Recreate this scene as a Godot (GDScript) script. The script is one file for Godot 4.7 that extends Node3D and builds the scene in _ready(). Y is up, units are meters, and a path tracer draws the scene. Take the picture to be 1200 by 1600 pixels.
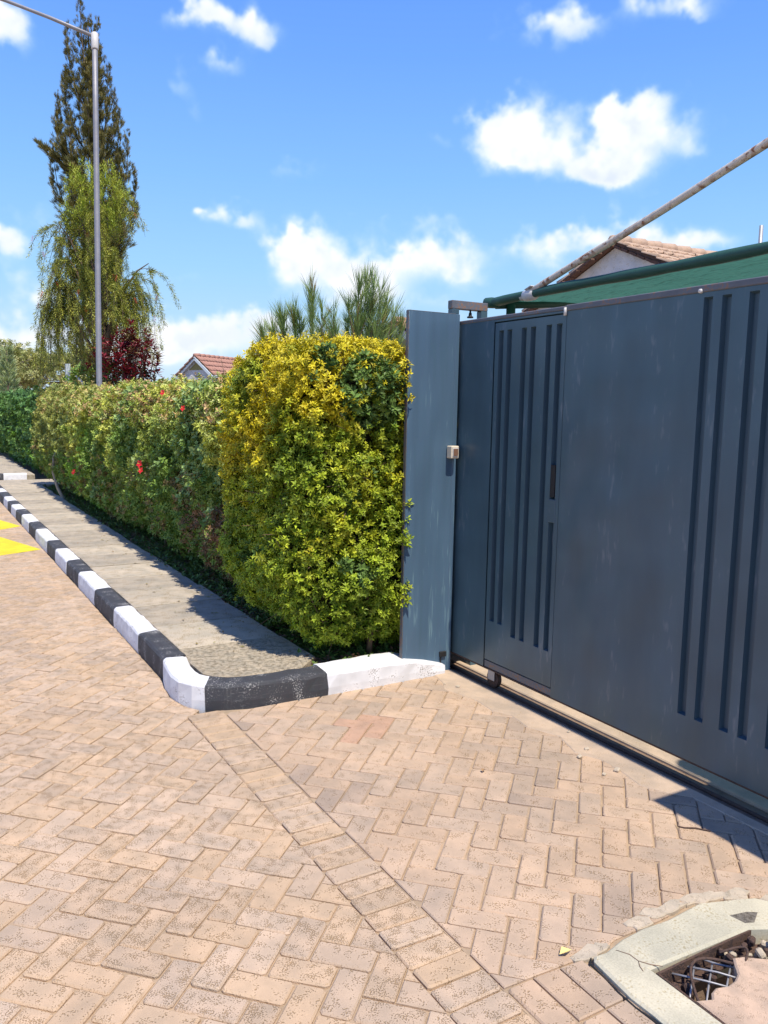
extends Node3D

const DEG := PI / 180.0
var rng := RandomNumberGenerator.new()
var cam_pos := Vector3(0, 1.68, 0)
var cam_basis := Basis()
var FOCAL := 0.0        # half-height / tan(fov/2), used only to choose which bricks are large enough to be single parts
var used := {}
var lut := PackedByteArray()
var M := {}

# ------------------------------------------------------------------ naming
func numbered(called: String, parent: Node) -> String:
	if not parent.has_node(NodePath(called)):
		return called
	var key := str(parent.get_instance_id()) + called
	var k: int = used.get(key, 0) + 1
	while parent.has_node(NodePath("%s_%03d" % [called, k])):
		k += 1
	used[key] = k
	return "%s_%03d" % [called, k]

func thing(called: String, label: String, category: String, at := Vector3.ZERO, group := "") -> Node3D:
	var o := Node3D.new()
	o.name = numbered(called, self)
	add_child(o, true)
	o.position = at
	tag(o, label, category, group)
	return o

func tag(o: Node, label: String, category := "", group := "", kind := "") -> void:
	if label: o.set_meta("label", label)
	if category: o.set_meta("category", category)
	if group: o.set_meta("group", group)
	if kind: o.set_meta("kind", kind)

func put(called: String, mesh: Mesh, mat: Material, parent: Node = null, at := Transform3D()) -> MeshInstance3D:
	var p: Node = parent if parent else self
	var o := MeshInstance3D.new()
	o.name = numbered(called, p)
	o.mesh = mesh
	if mat: o.material_override = mat
	o.transform = at
	p.add_child(o, true)
	return o

func many(called: String, mesh: Mesh, mat: Material, xf: Array, cols: Array, parent: Node) -> MultiMeshInstance3D:
	var mm := MultiMesh.new()
	mm.transform_format = MultiMesh.TRANSFORM_3D
	mm.use_colors = true
	mm.mesh = mesh
	mm.instance_count = xf.size()
	for i in xf.size():
		mm.set_instance_transform(i, xf[i])
		mm.set_instance_color(i, cols[i])
	var o := MultiMeshInstance3D.new()
	o.name = numbered(called, parent)
	o.multimesh = mm
	o.material_override = mat
	parent.add_child(o, true)
	o.set_meta("kind", "stuff")
	return o

# ------------------------------------------------------------------ mesh helpers
func begin(flat := true) -> SurfaceTool:
	var st := SurfaceTool.new()
	st.begin(Mesh.PRIMITIVE_TRIANGLES)
	st.set_smooth_group(-1 if flat else 0)
	return st

func done(st: SurfaceTool) -> ArrayMesh:
	st.generate_normals()
	return st.commit()

func tri(st: SurfaceTool, a: Vector3, b: Vector3, c: Vector3, out: Vector3) -> void:
	if (a - c).cross(a - b).dot(out) < 0.0:
		var t := b
		b = c
		c = t
	st.add_vertex(a)
	st.add_vertex(b)
	st.add_vertex(c)

func quad(st: SurfaceTool, a: Vector3, b: Vector3, c: Vector3, d: Vector3, out: Vector3) -> void:
	tri(st, a, b, c, out)
	tri(st, a, c, d, out)

# box with bevelled edges, lo..hi, in the frame of xf
func box(st: SurfaceTool, lo: Vector3, hi: Vector3, bev := 0.0, xf := Transform3D()) -> void:
	var c := (lo + hi) / 2.0
	var h := (hi - lo) / 2.0
	var b := minf(bev, minf(h.x, minf(h.y, h.z)) * 0.6)
	var ax := [Vector3.RIGHT, Vector3.UP, Vector3.BACK]
	for k in 3:
		var u: Vector3 = ax[(k + 1) % 3]
		var v: Vector3 = ax[(k + 2) % 3]
		var n: Vector3 = ax[k]
		for s in [-1.0, 1.0]:
			var f: Vector3 = c + n * (s * h[k])
			var uu: Vector3 = u * (h[(k + 1) % 3] - b)
			var vv: Vector3 = v * (h[(k + 2) % 3] - b)
			quad(st, xf * (f - uu - vv), xf * (f + uu - vv), xf * (f + uu + vv), xf * (f - uu + vv), xf.basis * (n * s))
	if b <= 0.0:
		return
	for k in 3:
		var u: Vector3 = ax[(k + 1) % 3]
		var v: Vector3 = ax[(k + 2) % 3]
		var n: Vector3 = ax[k]
		var hu: float = h[(k + 1) % 3]
		var hv: float = h[(k + 2) % 3]
		var e: Vector3 = n * (h[k] - b)
		for s in [-1.0, 1.0]:
			for t in [-1.0, 1.0]:
				var p: Vector3 = c + u * (s * hu) + v * (t * (hv - b))
				var q: Vector3 = c + u * (s * (hu - b)) + v * (t * hv)
				quad(st, xf * (p - e), xf * (p + e), xf * (q + e), xf * (q - e), xf.basis * (u * s + v * t))
	for sx in [-1.0, 1.0]:
		for sy in [-1.0, 1.0]:
			for sz in [-1.0, 1.0]:
				var o := Vector3(sx, sy, sz)
				var p := c + o * h
				tri(st, xf * (p - Vector3(0, sy, sz) * b), xf * (p - Vector3(sx, 0, sz) * b), xf * (p - Vector3(sx, sy, 0) * b), xf.basis * o)

# a round bar along points with a radius at each
func tube(st: SurfaceTool, pts: Array, radii: Array, sides := 8, caps := true) -> void:
	var rings := []
	var up := Vector3(0.13, 0.31, 0.94).normalized()
	for i in pts.size():
		var t: Vector3 = (pts[mini(i + 1, pts.size() - 1)] - pts[maxi(i - 1, 0)]).normalized()
		var x := t.cross(up).normalized()
		if i == 0 and absf(t.dot(up)) > 0.95:
			up = Vector3(0.9, 0.1, 0.2).normalized()
			x = t.cross(up).normalized()
		var y := x.cross(t)
		var ring := []
		for k in sides:
			var a := TAU * k / sides
			ring.append(pts[i] + (x * cos(a) + y * sin(a)) * float(radii[i]))
		rings.append(ring)
	for i in pts.size() - 1:
		for k in sides:
			var n := (k + 1) % sides
			var out: Vector3 = rings[i][k] + rings[i][n] - pts[i] * 2.0
			quad(st, rings[i][k], rings[i][n], rings[i + 1][n], rings[i + 1][k], out)
	if caps:
		for e in [0, pts.size() - 1]:
			var dir: Vector3 = (pts[0] - pts[1]) if e == 0 else (pts[e] - pts[e - 1])
			for k in sides:
				tri(st, pts[e], rings[e][k], rings[e][(k + 1) % sides], dir)

func tube_mesh(pts: Array, radii: Array, sides := 8) -> ArrayMesh:
	var st := begin(false)
	tube(st, pts, radii, sides)
	return done(st)

# a flat-lying prism with bevelled top edge from a plan outline (x, z)
func prism(st: SurfaceTool, poly: PackedVector2Array, top: float, bottom: float, bev := 0.0, drop := 0.0, sides := true, xf := Transform3D()) -> void:
	var n := poly.size()
	var area := 0.0
	for i in n:
		area += poly[i].cross(poly[(i + 1) % n])
	var w := 1.0 if area > 0 else -1.0
	var inner := PackedVector2Array()
	for i in n:
		var e0 := (poly[i] - poly[(i + n - 1) % n]).normalized()
		var e1 := (poly[(i + 1) % n] - poly[i]).normalized()
		var n0 := Vector2(-e0.y, e0.x) * w
		var n1 := Vector2(-e1.y, e1.x) * w
		inner.append(poly[i] + (n0 + n1) / maxf(0.4, 1.0 + n0.dot(n1)) * bev)
	var ids := Geometry2D.triangulate_polygon(inner)
	if ids.is_empty():
		for i in range(1, n - 1):
			ids.append_array(PackedInt32Array([0, i, i + 1]))
	for k in range(0, ids.size(), 3):
		tri(st, xf * Vector3(inner[ids[k]].x, top, inner[ids[k]].y), xf * Vector3(inner[ids[k + 1]].x, top, inner[ids[k + 1]].y), xf * Vector3(inner[ids[k + 2]].x, top, inner[ids[k + 2]].y), Vector3.UP)
	for i in n:
		var j := (i + 1) % n
		var e := (poly[j] - poly[i]) * w
		var out := Vector3(e.y, 0, -e.x)
		var a := Vector3(poly[i].x, top - drop, poly[i].y)
		var b := Vector3(poly[j].x, top - drop, poly[j].y)
		if bev > 0.0:
			quad(st, xf * a, xf * b, xf * Vector3(inner[j].x, top, inner[j].y), xf * Vector3(inner[i].x, top, inner[i].y), xf.basis * (out.normalized() + Vector3.UP))
		if sides:
			quad(st, xf * a, xf * b, xf * Vector3(b.x, bottom, b.z), xf * Vector3(a.x, bottom, a.z), xf.basis * out)

func rect(x0: float, x1: float, z0: float, z1: float) -> PackedVector2Array:
	return PackedVector2Array([Vector2(x0, z0), Vector2(x1, z0), Vector2(x1, z1), Vector2(x0, z1)])

func sheet(x0: float, x1: float, z0: float, z1: float, y: float) -> ArrayMesh:
	var st := begin()
	quad(st, Vector3(x0, y, z0), Vector3(x1, y, z0), Vector3(x1, y, z1), Vector3(x0, y, z1), Vector3.UP)
	return done(st)

# a level sheet with a rectangular opening
func open_sheet(x0: float, x1: float, z0: float, z1: float, y: float, hole: Rect2) -> ArrayMesh:
	var st := begin()
	var a := hole.position
	var b := hole.end
	for q in [[x0, a.x, z0, z1], [b.x, x1, z0, z1], [a.x, b.x, z0, a.y], [a.x, b.x, b.y, z1]]:
		quad(st, Vector3(q[0], y, q[2]), Vector3(q[1], y, q[2]), Vector3(q[1], y, q[3]), Vector3(q[0], y, q[3]), Vector3.UP)
	return done(st)

func jit(a: float) -> float:
	return rng.randf_range(-a, a)

func jit3(a: float) -> Vector3:
	return Vector3(jit(a), jit(a), jit(a))

func basis_on(y_axis: Vector3, spin: float, s := 1.0) -> Basis:
	var y := y_axis.normalized()
	var x := y.cross(Vector3(0.2, 0.35, 0.9)).normalized()
	if x.length() < 0.5: x = y.cross(Vector3.RIGHT).normalized()
	x = x.rotated(y, spin)
	return Basis(x * s, y * s, x.cross(y) * s)

# ------------------------------------------------------------------ materials
func mat(rgb_linear: Color, rough := 0.8, metal := 0.0) -> StandardMaterial3D:
	var m := StandardMaterial3D.new()
	m.albedo_color = rgb_linear.linear_to_srgb()
	m.roughness = rough
	m.metallic = metal
	return m

func noise(f: float, s: int, oct := 3, kind := FastNoiseLite.TYPE_SIMPLEX_SMOOTH) -> FastNoiseLite:
	var n := FastNoiseLite.new()
	n.noise_type = kind
	n.frequency = f
	n.seed = s
	n.fractal_octaves = oct
	n.fractal_type = FastNoiseLite.FRACTAL_FBM if oct > 1 else FastNoiseLite.FRACTAL_NONE
	return n

var noise_cache := {}
func bytes_of(n: FastNoiseLite, w: int, h := 0) -> PackedByteArray:
	var key := "%f %d %d %d %d" % [n.frequency, n.seed, n.fractal_octaves, w, h]
	if not noise_cache.has(key):
		noise_cache[key] = fresh_bytes(n, w, h)
	return noise_cache[key]

func fresh_bytes(n: FastNoiseLite, w: int, h := 0) -> PackedByteArray:
	var im := n.get_seamless_image(w, h if h else w, false, false, 0.1)
	im.convert(Image.FORMAT_L8)
	return im.get_data()

# [colour, height] textures: soft blotches, fine grain and small pits whose number follows the blotches
func stone_tex(size: int, s: int, blotch: float, pits: float, pit_level: float, pit_dark: float, grain: float, pit_follow := 0.9, warm := 0.0) -> Array:
	var A := bytes_of(noise(4.0 / size, s, 3), size)
	var B := bytes_of(noise(pits / size, s + 1, 2), size)
	var C := bytes_of(noise(260.0 / size, 7, 1), size)
	var D := bytes_of(noise(13.0 / size, 8, 3), size)
	var col := PackedByteArray()
	col.resize(size * size * 3)
	var hi := PackedByteArray()
	hi.resize(size * size)
	for i in size * size:
		var a := A[i] / 255.0 - 0.5
		var c := C[i] / 255.0 - 0.5
		var d := D[i] / 255.0 - 0.5
		var pit := clampf((B[i] / 255.0 - pit_level + d * pit_follow) * 7.0, 0.0, 1.0)
		var v := (0.86 + a * blotch + c * grain + d * blotch * 0.6) * (1.0 - pit * pit_dark)
		var t := a * warm
		col[i * 3] = lut[clampi(int((v + t) * (1.0 + pit * 0.10) * 255.0), 0, 255)]
		col[i * 3 + 1] = lut[clampi(int(v * 255.0), 0, 255)]
		col[i * 3 + 2] = lut[clampi(int((v - t) * (1.0 - pit * 0.18) * 255.0), 0, 255)]
		hi[i] = clampi(int((0.75 - pit * 0.6 + c * 0.18 + d * 0.12) * 255.0), 0, 255)
	var ci := Image.create_from_data(size, size, false, Image.FORMAT_RGB8, col)
	var hm := Image.create_from_data(size, size, false, Image.FORMAT_L8, hi)
	return [ImageTexture.create_from_image(ci), ImageTexture.create_from_image(hm)]

func dress(m: StandardMaterial3D, tex: Array, metres: float, relief := 0.0) -> StandardMaterial3D:
	m.albedo_texture = tex[0]
	m.uv1_triplanar = true
	m.uv1_world_triplanar = true
	m.uv1_scale = Vector3.ONE / metres
	if relief > 0.0:
		m.heightmap_enabled = true
		m.heightmap_texture = tex[1]
		m.heightmap_scale = relief
	return m

# paint: [colour] with flecks of a second colour showing where the noise is high
func paint_tex(size: int, s: int, base: Color, fleck: Color, level: float, freq: float, stretch: float, soft := 9.0, follow := 0.8) -> Array:
	var A := bytes_of(noise(freq / size, s, 3), size, int(size / stretch))
	var B := bytes_of(noise(5.0 / size, s + 1, 3), size, int(size / stretch))
	var n := A.size()
	var col := PackedByteArray()
	col.resize(n * 3)
	var hi := PackedByteArray()
	hi.resize(n)
	for i in n:
		var b := B[i] / 255.0 - 0.5
		var f := clampf((A[i] / 255.0 - level + b * follow) * soft, 0.0, 1.0)
		var k := 1.0 + b * 0.30
		col[i * 3] = lut[clampi(int(lerpf(base.r * k, fleck.r, f) * 255.0), 0, 255)]
		col[i * 3 + 1] = lut[clampi(int(lerpf(base.g * k, fleck.g, f) * 255.0), 0, 255)]
		col[i * 3 + 2] = lut[clampi(int(lerpf(base.b * k, fleck.b, f) * 255.0), 0, 255)]
		hi[i] = clampi(int((0.6 - f * 0.3 + b * 0.3) * 255.0), 0, 255)
	var ci := Image.create_from_data(size, n / size, false, Image.FORMAT_RGB8, col)
	var hm := Image.create_from_data(size, n / size, false, Image.FORMAT_L8, hi)
	return [ImageTexture.create_from_image(ci), ImageTexture.create_from_image(hm)]

func foliage_mat(rough := 0.5, through := 0.5) -> StandardMaterial3D:
	var m := StandardMaterial3D.new()
	m.vertex_color_use_as_albedo = true
	m.roughness = rough
	m.metallic_specular = 0.4
	m.backlight_enabled = true
	m.backlight = Color(through, through, through * 0.6)
	m.cull_mode = BaseMaterial3D.CULL_DISABLED
	return m

# ------------------------------------------------------------------ leaves
func leaf(st: SurfaceTool, base: Vector3, dir: Vector3, side: Vector3, length: float, width: float, c0: Color, c1: Color, fold := 0.25, bend := 0.15) -> void:
	var d := dir.normalized()
	var s := (side - d * side.dot(d)).normalized()
	var n := s.cross(d)
	var mid := base + d * length * 0.45 - n * length * bend * 0.3
	var tip := base + d * length - n * length * bend
	var l := mid + s * width * 0.5 + n * width * fold
	var r := mid - s * width * 0.5 + n * width * fold
	for t in [[base, l, mid, c0, c1, c0], [base, mid, r, c0, c0, c1], [l, tip, mid, c1, c1, c0], [mid, tip, r, c0, c1, c1]]:
		for k in 3:
			st.set_color(t[k + 3])
			st.add_vertex(t[k])

func blade(st: SurfaceTool, base: Vector3, dir: Vector3, side: Vector3, length: float, width: float, c0: Color, c1: Color, droop := 0.0) -> void:
	var d := dir.normalized()
	var s := (side - d * side.dot(d)).normalized() * width * 0.5
	var m := base + d * length * 0.5 - Vector3(0, droop * length * 0.25, 0)
	var tip := base + d * length - Vector3(0, droop * length, 0)
	for t in [[base - s * 0.6, base + s * 0.6, m + s, c0, c0, c1], [base - s * 0.6, m + s, m - s, c0, c1, c1], [m - s, m + s, tip, c1, c1, c1]]:
		for k in 3:
			st.set_color(t[k + 3])
			st.add_vertex(t[k])

# a short shoot along +y with a whorl of leaves at the end and pairs below
func sprig(n: int, length: float, width: float, stem: float, spread: float, c0: Color, c1: Color) -> ArrayMesh:
	var st := begin()
	for i in n:
		var t := float(i) / n
		var a := i * 2.4 + jit(0.3)
		var up := lerpf(0.15, 1.0, t) + jit(0.15)
		var d := Vector3(cos(a) * spread, up, sin(a) * spread)
		var k := lerpf(1.1, 0.75, t) * rng.randf_range(0.8, 1.15)
		var sh := rng.randf_range(0.75, 1.15)
		leaf(st, Vector3(0, stem * t, 0), d, Vector3(-sin(a), jit(0.3), cos(a)), length * k, width * k, c0 * sh, c1.lerp(c0, (1.0 - t) * 0.7) * sh, 0.22, rng.randf_range(0.0, 0.35))
	return done(st)

func needle_spray(n: int, length: float, width: float, axis: float, spread: float, c0: Color, c1: Color, droop := 0.0) -> ArrayMesh:
	var st := begin()
	for i in n:
		var t := float(i) / n
		var a := i * 2.4 + jit(0.4)
		var d := Vector3(cos(a) * spread, 1.0 + jit(0.15), sin(a) * spread)
		blade(st, Vector3(0, axis * t, 0), d, Vector3(-sin(a), 0, cos(a)), length * rng.randf_range(0.7, 1.2), width, c0, c1, droop)
	return done(st)

# ------------------------------------------------------------------ sky
func cloud_data() -> Array:
	return [
	[-83.48, 21.28, 1.01, 1.81, 1.00],
	[-83.97, 22.14, 0.89, 1.07, 0.80],
	[-72.82, 23.49, 1.32, 0.94, 0.95],
	[-70.80, 23.34, 1.91, 0.99, 1.00],
	[-68.54, 22.86, 1.35, 1.08, 1.00],
	[-71.02, 20.98, 1.40, 1.05, 0.75],
	[-73.48, 19.38, 0.98, 1.41, 0.40],
	[-72.48, 18.05, 0.72, 0.80, 0.25],
	[-49.89, 23.38, 2.10, 1.22, 0.65],
	[-47.64, 23.09, 1.90, 0.95, 0.70],
	[-49.82, 21.87, 1.16, 1.05, 0.55],
	[-43.56, 24.05, 1.85, 1.11, 0.75],
	[-40.70, 23.82, 1.82, 0.73, 0.90],
	[-52.78, 18.09, 2.35, 1.62, 1.00],
	[-49.61, 17.45, 2.82, 2.10, 1.10],
	[-46.66, 15.55, 2.60, 1.25, 0.80],
	[-43.90, 16.98, 2.45, 2.45, 1.10],
	[-44.19, 18.43, 1.37, 1.25, 1.00],
	[-45.80, 15.07, 2.63, 0.97, 1.00],
	[-51.67, 16.58, 2.86, 0.82, 0.50],
	[-40.79, 16.94, 1.63, 1.32, 0.50],
	[-56.79, 17.09, 1.40, 0.62, 0.30],
	[-39.79, 16.15, 0.78, 0.70, 0.40],
	[-72.22, 12.71, 0.58, 0.41, 0.90],
	[-69.96, 12.18, 1.84, 0.88, 1.00],
	[-65.77, 10.36, 2.05, 1.93, 1.00],
	[-62.72, 9.42, 3.24, 2.07, 1.10],
	[-60.08, 8.56, 2.26, 1.22, 0.90],
	[-64.70, 11.21, 1.28, 1.02, 0.80],
	[-56.18, 10.34, 2.66, 1.89, 0.95],
	[-54.18, 9.12, 1.64, 1.08, 0.70],
	[-58.36, 10.33, 1.29, 0.86, 0.40],
	[-49.95, 10.72, 2.33, 1.52, 0.80],
	[-47.02, 10.86, 1.88, 1.09, 0.85],
	[-43.15, 10.74, 3.49, 1.40, 0.90],
	[-39.62, 10.59, 2.62, 1.05, 0.80],
	[-43.83, 12.13, 1.64, 0.61, 0.50],
	[-83.92, 9.97, 1.18, 1.18, 0.95],
	[-85.02, 9.50, 1.17, 1.17, 0.90],
	[-71.36, 4.95, 3.89, 1.56, 0.70],
	[-68.79, 5.67, 2.17, 1.09, 0.60],
	[-74.53, 3.79, 2.57, 1.28, 0.70],
	[-83.36, 5.22, 2.82, 2.02, 0.60],
	[-84.15, 3.60, 2.42, 1.21, 0.60],
	[-81.48, 11.14, 1.19, 1.59, 0.30],
	[-82.57, 6.44, 1.21, 0.57, 0.50],
	[-67.71, 15.13, 1.07, 0.58, 0.28],
	[-53.24, 15.67, 1.07, 0.41, 0.30],
	[-45.29, 13.15, 1.23, 0.57, 0.35],
	[-61.82, 7.35, 3.93, 0.87, 0.50],
	[-55.66, 7.44, 2.61, 0.65, 0.35],
	]

func make_sky() -> Sky:
	var W := 4096
	var H := 2048
	var im := Image.create(W, H, false, Image.FORMAT_RGB8)
	var stops := [[-90.0, Color(0.50, 0.47, 0.43)], [-4.0, Color(0.62, 0.61, 0.60)], [0.0, Color(0.82, 0.895, 0.96)], [4.0, Color(0.73, 0.86, 0.965)], [9.0, Color(0.62, 0.81, 0.975)], [15.0, Color(0.525, 0.735, 0.98)], [22.0, Color(0.44, 0.65, 0.965)], [30.0, Color(0.37, 0.575, 0.93)], [50.0, Color(0.24, 0.43, 0.83)], [90.0, Color(0.17, 0.34, 0.74)]]
	var row_col := []
	for y in H:
		var el := 90.0 - (y + 0.5) / H * 180.0
		var c: Color = stops[0][1]
		for k in stops.size() - 1:
			if el >= stops[k][0] and el <= stops[k + 1][0]:
				var t: float = (el - stops[k][0]) / (stops[k + 1][0] - stops[k][0])
				c = (stops[k][1] as Color).lerp(stops[k + 1][1], t)
		row_col.append(c)
		im.fill_rect(Rect2i(0, y, W, 1), c)
	var clouds := cloud_data()
	for b in [[-79.0, 4.2, 6.0, 1.6, 0.62], [-70.0, 4.0, 6.5, 1.9, 0.60], [-84.0, 7.5, 3.0, 1.2, 0.45], [-62.0, 4.5, 6.0, 1.6, 0.55], [-52.0, 5.0, 6.0, 1.5, 0.5], [-74.5, 8.0, 2.6, 0.7, 0.36], [-57.0, 12.5, 2.4, 0.6, 0.36], [-66.0, 15.5, 2.0, 0.6, 0.34]]:
		clouds.append(b)
	# the rest of the sky carries clouds of the same kind and number
	var r := RandomNumberGenerator.new()
	r.seed = 77
	for k in 130:
		var az := r.randf_range(-180, 180)
		var el := rad_to_deg(asin(r.randf_range(0.03, 0.98)))
		var seen_here := az > -92.0 and az < -30.0 and el < 34.0
		var n := r.randi_range(2, 5)
		var s := r.randf_range(1.3, 3.4)
		var wgt := r.randf_range(0.5, 1.1)
		for j in n:
			var b := [az + r.randfn(0, s) / cos(el * DEG), clampf(el + r.randfn(0, s * 0.35), 1.0, 89.0), s * r.randf_range(0.6, 1.3), s * r.randf_range(0.4, 0.8), wgt * r.randf_range(0.7, 1.0)]
			if not seen_here: clouds.append(b)
	var HH := H / 2
	var dens := PackedFloat32Array()
	dens.resize(W * HH)
	for b in clouds:
		var el0: float = b[1]
		var reach := 1.75
		var y0 := clampi(int((90.0 - el0 - b[3] * reach) / 180.0 * H), 0, HH - 1)
		var y1 := clampi(int((90.0 - el0 + b[3] * reach) / 180.0 * H), 0, HH - 1)
		for y in range(y0, y1 + 1):
			var el := 90.0 - (y + 0.5) / H * 180.0
			var dy: float = (el - el0) / b[3]
			if dy < 0.0: dy *= 1.25
			var ce := maxf(0.05, cos(el * DEG))
			var half := mini(int(b[2] * reach / ce / 360.0 * W), W / 2 - 1)
			var xc := int(float(b[0]) / 360.0 * W)
			for x in range(xc - half, xc + half + 1):
				var dx: float = ((x + 0.5) / W * 360.0 - float(b[0])) * ce / b[2]
				var q := dx * dx + dy * dy
				if q < 3.0:
					var i := y * W + posmod(x, W)
					dens[i] = dens[i] + b[4] * exp(-q * 1.1)
	var big := noise(6.5, 11, 5)
	var fine := noise(30.0, 12, 5)
	for y in HH:
		var el := 90.0 - (y + 0.5) / H * 180.0
		var ce := cos(el * DEG)
		var se := sin(el * DEG)
		var base: Color = row_col[y]
		for x in W:
			var d := dens[y * W + x]
			if d < 0.035:
				continue
			var az := (x + 0.5) / W * TAU
			var p := Vector3(sin(az) * ce, se, -cos(az) * ce)
			var nb := big.get_noise_3dv(p)
			var nf := fine.get_noise_3dv(p)
			# ragged edges: look the density up a little to the side
			d = dens[clampi(y + int(nf * 9.0 - nb * 12.0), 0, HH - 1) * W + posmod(x + int(nb * 28.0 + nf * 10.0), W)]
			var v := d * 0.95 + nb * 0.46 + nf * 0.44 - 0.13
			if v <= 0.0:
				continue
			var a := clampf(v * 0.98, 0.0, 1.0)
			a = a * a * (3.0 - 2.0 * a)
			a = a * clampf(0.30 + d * 0.85, 0.0, 1.0)
			var thick := clampf((v - 0.35) * 0.9, 0.0, 1.0)
			var c := Color(0.97, 0.98, 1.0).lerp(Color(0.86, 0.895, 0.95), thick * clampf(0.45 - nf * 1.4 - nb * 1.2, 0.0, 1.0))
			im.set_pixel(x, y, base.lerp(c, a * 0.97))
	var m := PanoramaSkyMaterial.new()
	m.panorama = ImageTexture.create_from_image(im)
	var s := Sky.new()
	s.sky_material = m
	return s

# ------------------------------------------------------------------ bricks
func seen(p: Vector3) -> bool:
	var v := p - cam_pos
	var z := -v.dot(cam_basis.z)
	if z < 0.3: return false
	return absf(v.dot(cam_basis.x)) < z * 0.50 and absf(v.dot(cam_basis.y)) < z * 0.66

var brick_meshes := []
func make_brick_meshes() -> void:
	for k in 7:
		var st := begin()
		var p := PackedVector2Array()
		for c in [[-1, -1], [1, -1], [1, 1], [-1, 1]]:
			var hx := 0.0970
			var hz := 0.0470
			var cut0 := rng.randf_range(0.006, 0.011)
			var cut1 := rng.randf_range(0.006, 0.011)
			var P := Vector2(c[0] * hx, c[1] * hz)
			var first := P - Vector2(c[0] * cut0, 0)
			var second := P - Vector2(0, c[1] * cut1)
			if c[0] * c[1] < 0:
				p.append(first); p.append(second)
			else:
				p.append(second); p.append(first)
		for i in p.size():
			p[i] += Vector2(jit(0.0012), jit(0.0012))
		prism(st, p, 0.0, -0.04, 0.0055, 0.0055)
		brick_meshes.append(done(st))

# 45 degree herringbone clipped to region; up to most single bricks, the rest joined
func herringbone(owner_node: Node, region: PackedVector2Array, u0: float, v0: float, area: Rect2, mats: Array, far_mat: StandardMaterial3D, tints: Array, most: int, far_name: String) -> void:
	var s := 0.1
	var list := []
	var umin := (area.position.x + area.position.y) / sqrt(2.0)
	var umax := (area.end.x + area.end.y) / sqrt(2.0)
	var vmin := (area.position.x - area.end.y) / sqrt(2.0)
	var vmax := (area.end.x - area.position.y) / sqrt(2.0)
	var r2 := sqrt(0.5)
	for i in range(int(floor((umin - u0) / s)) - 2, int(ceil((umax - u0) / s)) + 2):
		for j in range(int(floor((vmin - v0) / s)) - 2, int(ceil((vmax - v0) / s)) + 2):
			var m := posmod(i + j, 4)
			if m != 0 and m != 2: continue
			var wide := m == 0
			var cu := u0 + s * (i + (1.0 if wide else 0.5))
			var cv := v0 + s * (j + (0.5 if wide else 1.0))
			var c := Vector2((cu + cv) * r2, (cu - cv) * r2)
			if not area.grow(0.15).has_point(c): continue
			list.append([c, wide])
	var near := []
	var far := []
	for e in list:
		var c: Vector2 = e[0]
		var p3 := Vector3(c.x, 0, c.y)
		if seen(p3):
			near.append([p3.distance_to(cam_pos), e])
		else:
			far.append(e)
	near.sort_custom(func(a, b): return a[0] < b[0])
	for k in range(most, near.size()):
		far.append(near[k][1])
	near = near.slice(0, most)
	var ul := Vector2(r2, r2)
	var vl := Vector2(r2, -r2)
	for n in near:
		place_brick(owner_node, n[1][0], ul if n[1][1] else vl, region, mats)
	var st := begin()
	for e in far:
		var d: Vector2 = ul if e[1] else vl
		var w := Vector2(-d.y, d.x)
		var c: Vector2 = e[0]
		var q := PackedVector2Array([c - d * 0.0978 - w * 0.0478, c + d * 0.0978 - w * 0.0478, c + d * 0.0978 + w * 0.0478, c - d * 0.0978 + w * 0.0478])
		st.set_color(tints[tone_at(c, tints.size())])
		for piece in clip(q, region):
			prism(st, piece, jit(0.0016), -0.012, 0.004, 0.005, true)
	var f := put(far_name, done(st), far_mat, owner_node)
	f.set_meta("kind", "stuff")

func clip(q: PackedVector2Array, region: PackedVector2Array) -> Array:
	var whole := true
	for p in q:
		if not Geometry2D.is_point_in_polygon(p, region): whole = false
	if whole: return [q]
	var out := []
	for piece in Geometry2D.intersect_polygons(q, region):
		var a := 0.0
		for i in piece.size():
			a += piece[i].cross(piece[(i + 1) % piece.size()]) * 0.5
		if absf(a) > 0.0007: out.append(piece)
	return out

# index into tints ordered dark to light: broad patches with some scatter
func tone_at(c: Vector2, n: int) -> int:
	var t := 0.55 + n_lump.get_noise_2d(c.x * 0.75 + 60.0, c.y * 0.75) * 0.75 + n_fine.get_noise_2d(c.x * 0.4, c.y * 0.4) * 0.3 + rng.randfn(0, 0.20)
	return clampi(int(t * n), 0, n - 1)

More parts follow.
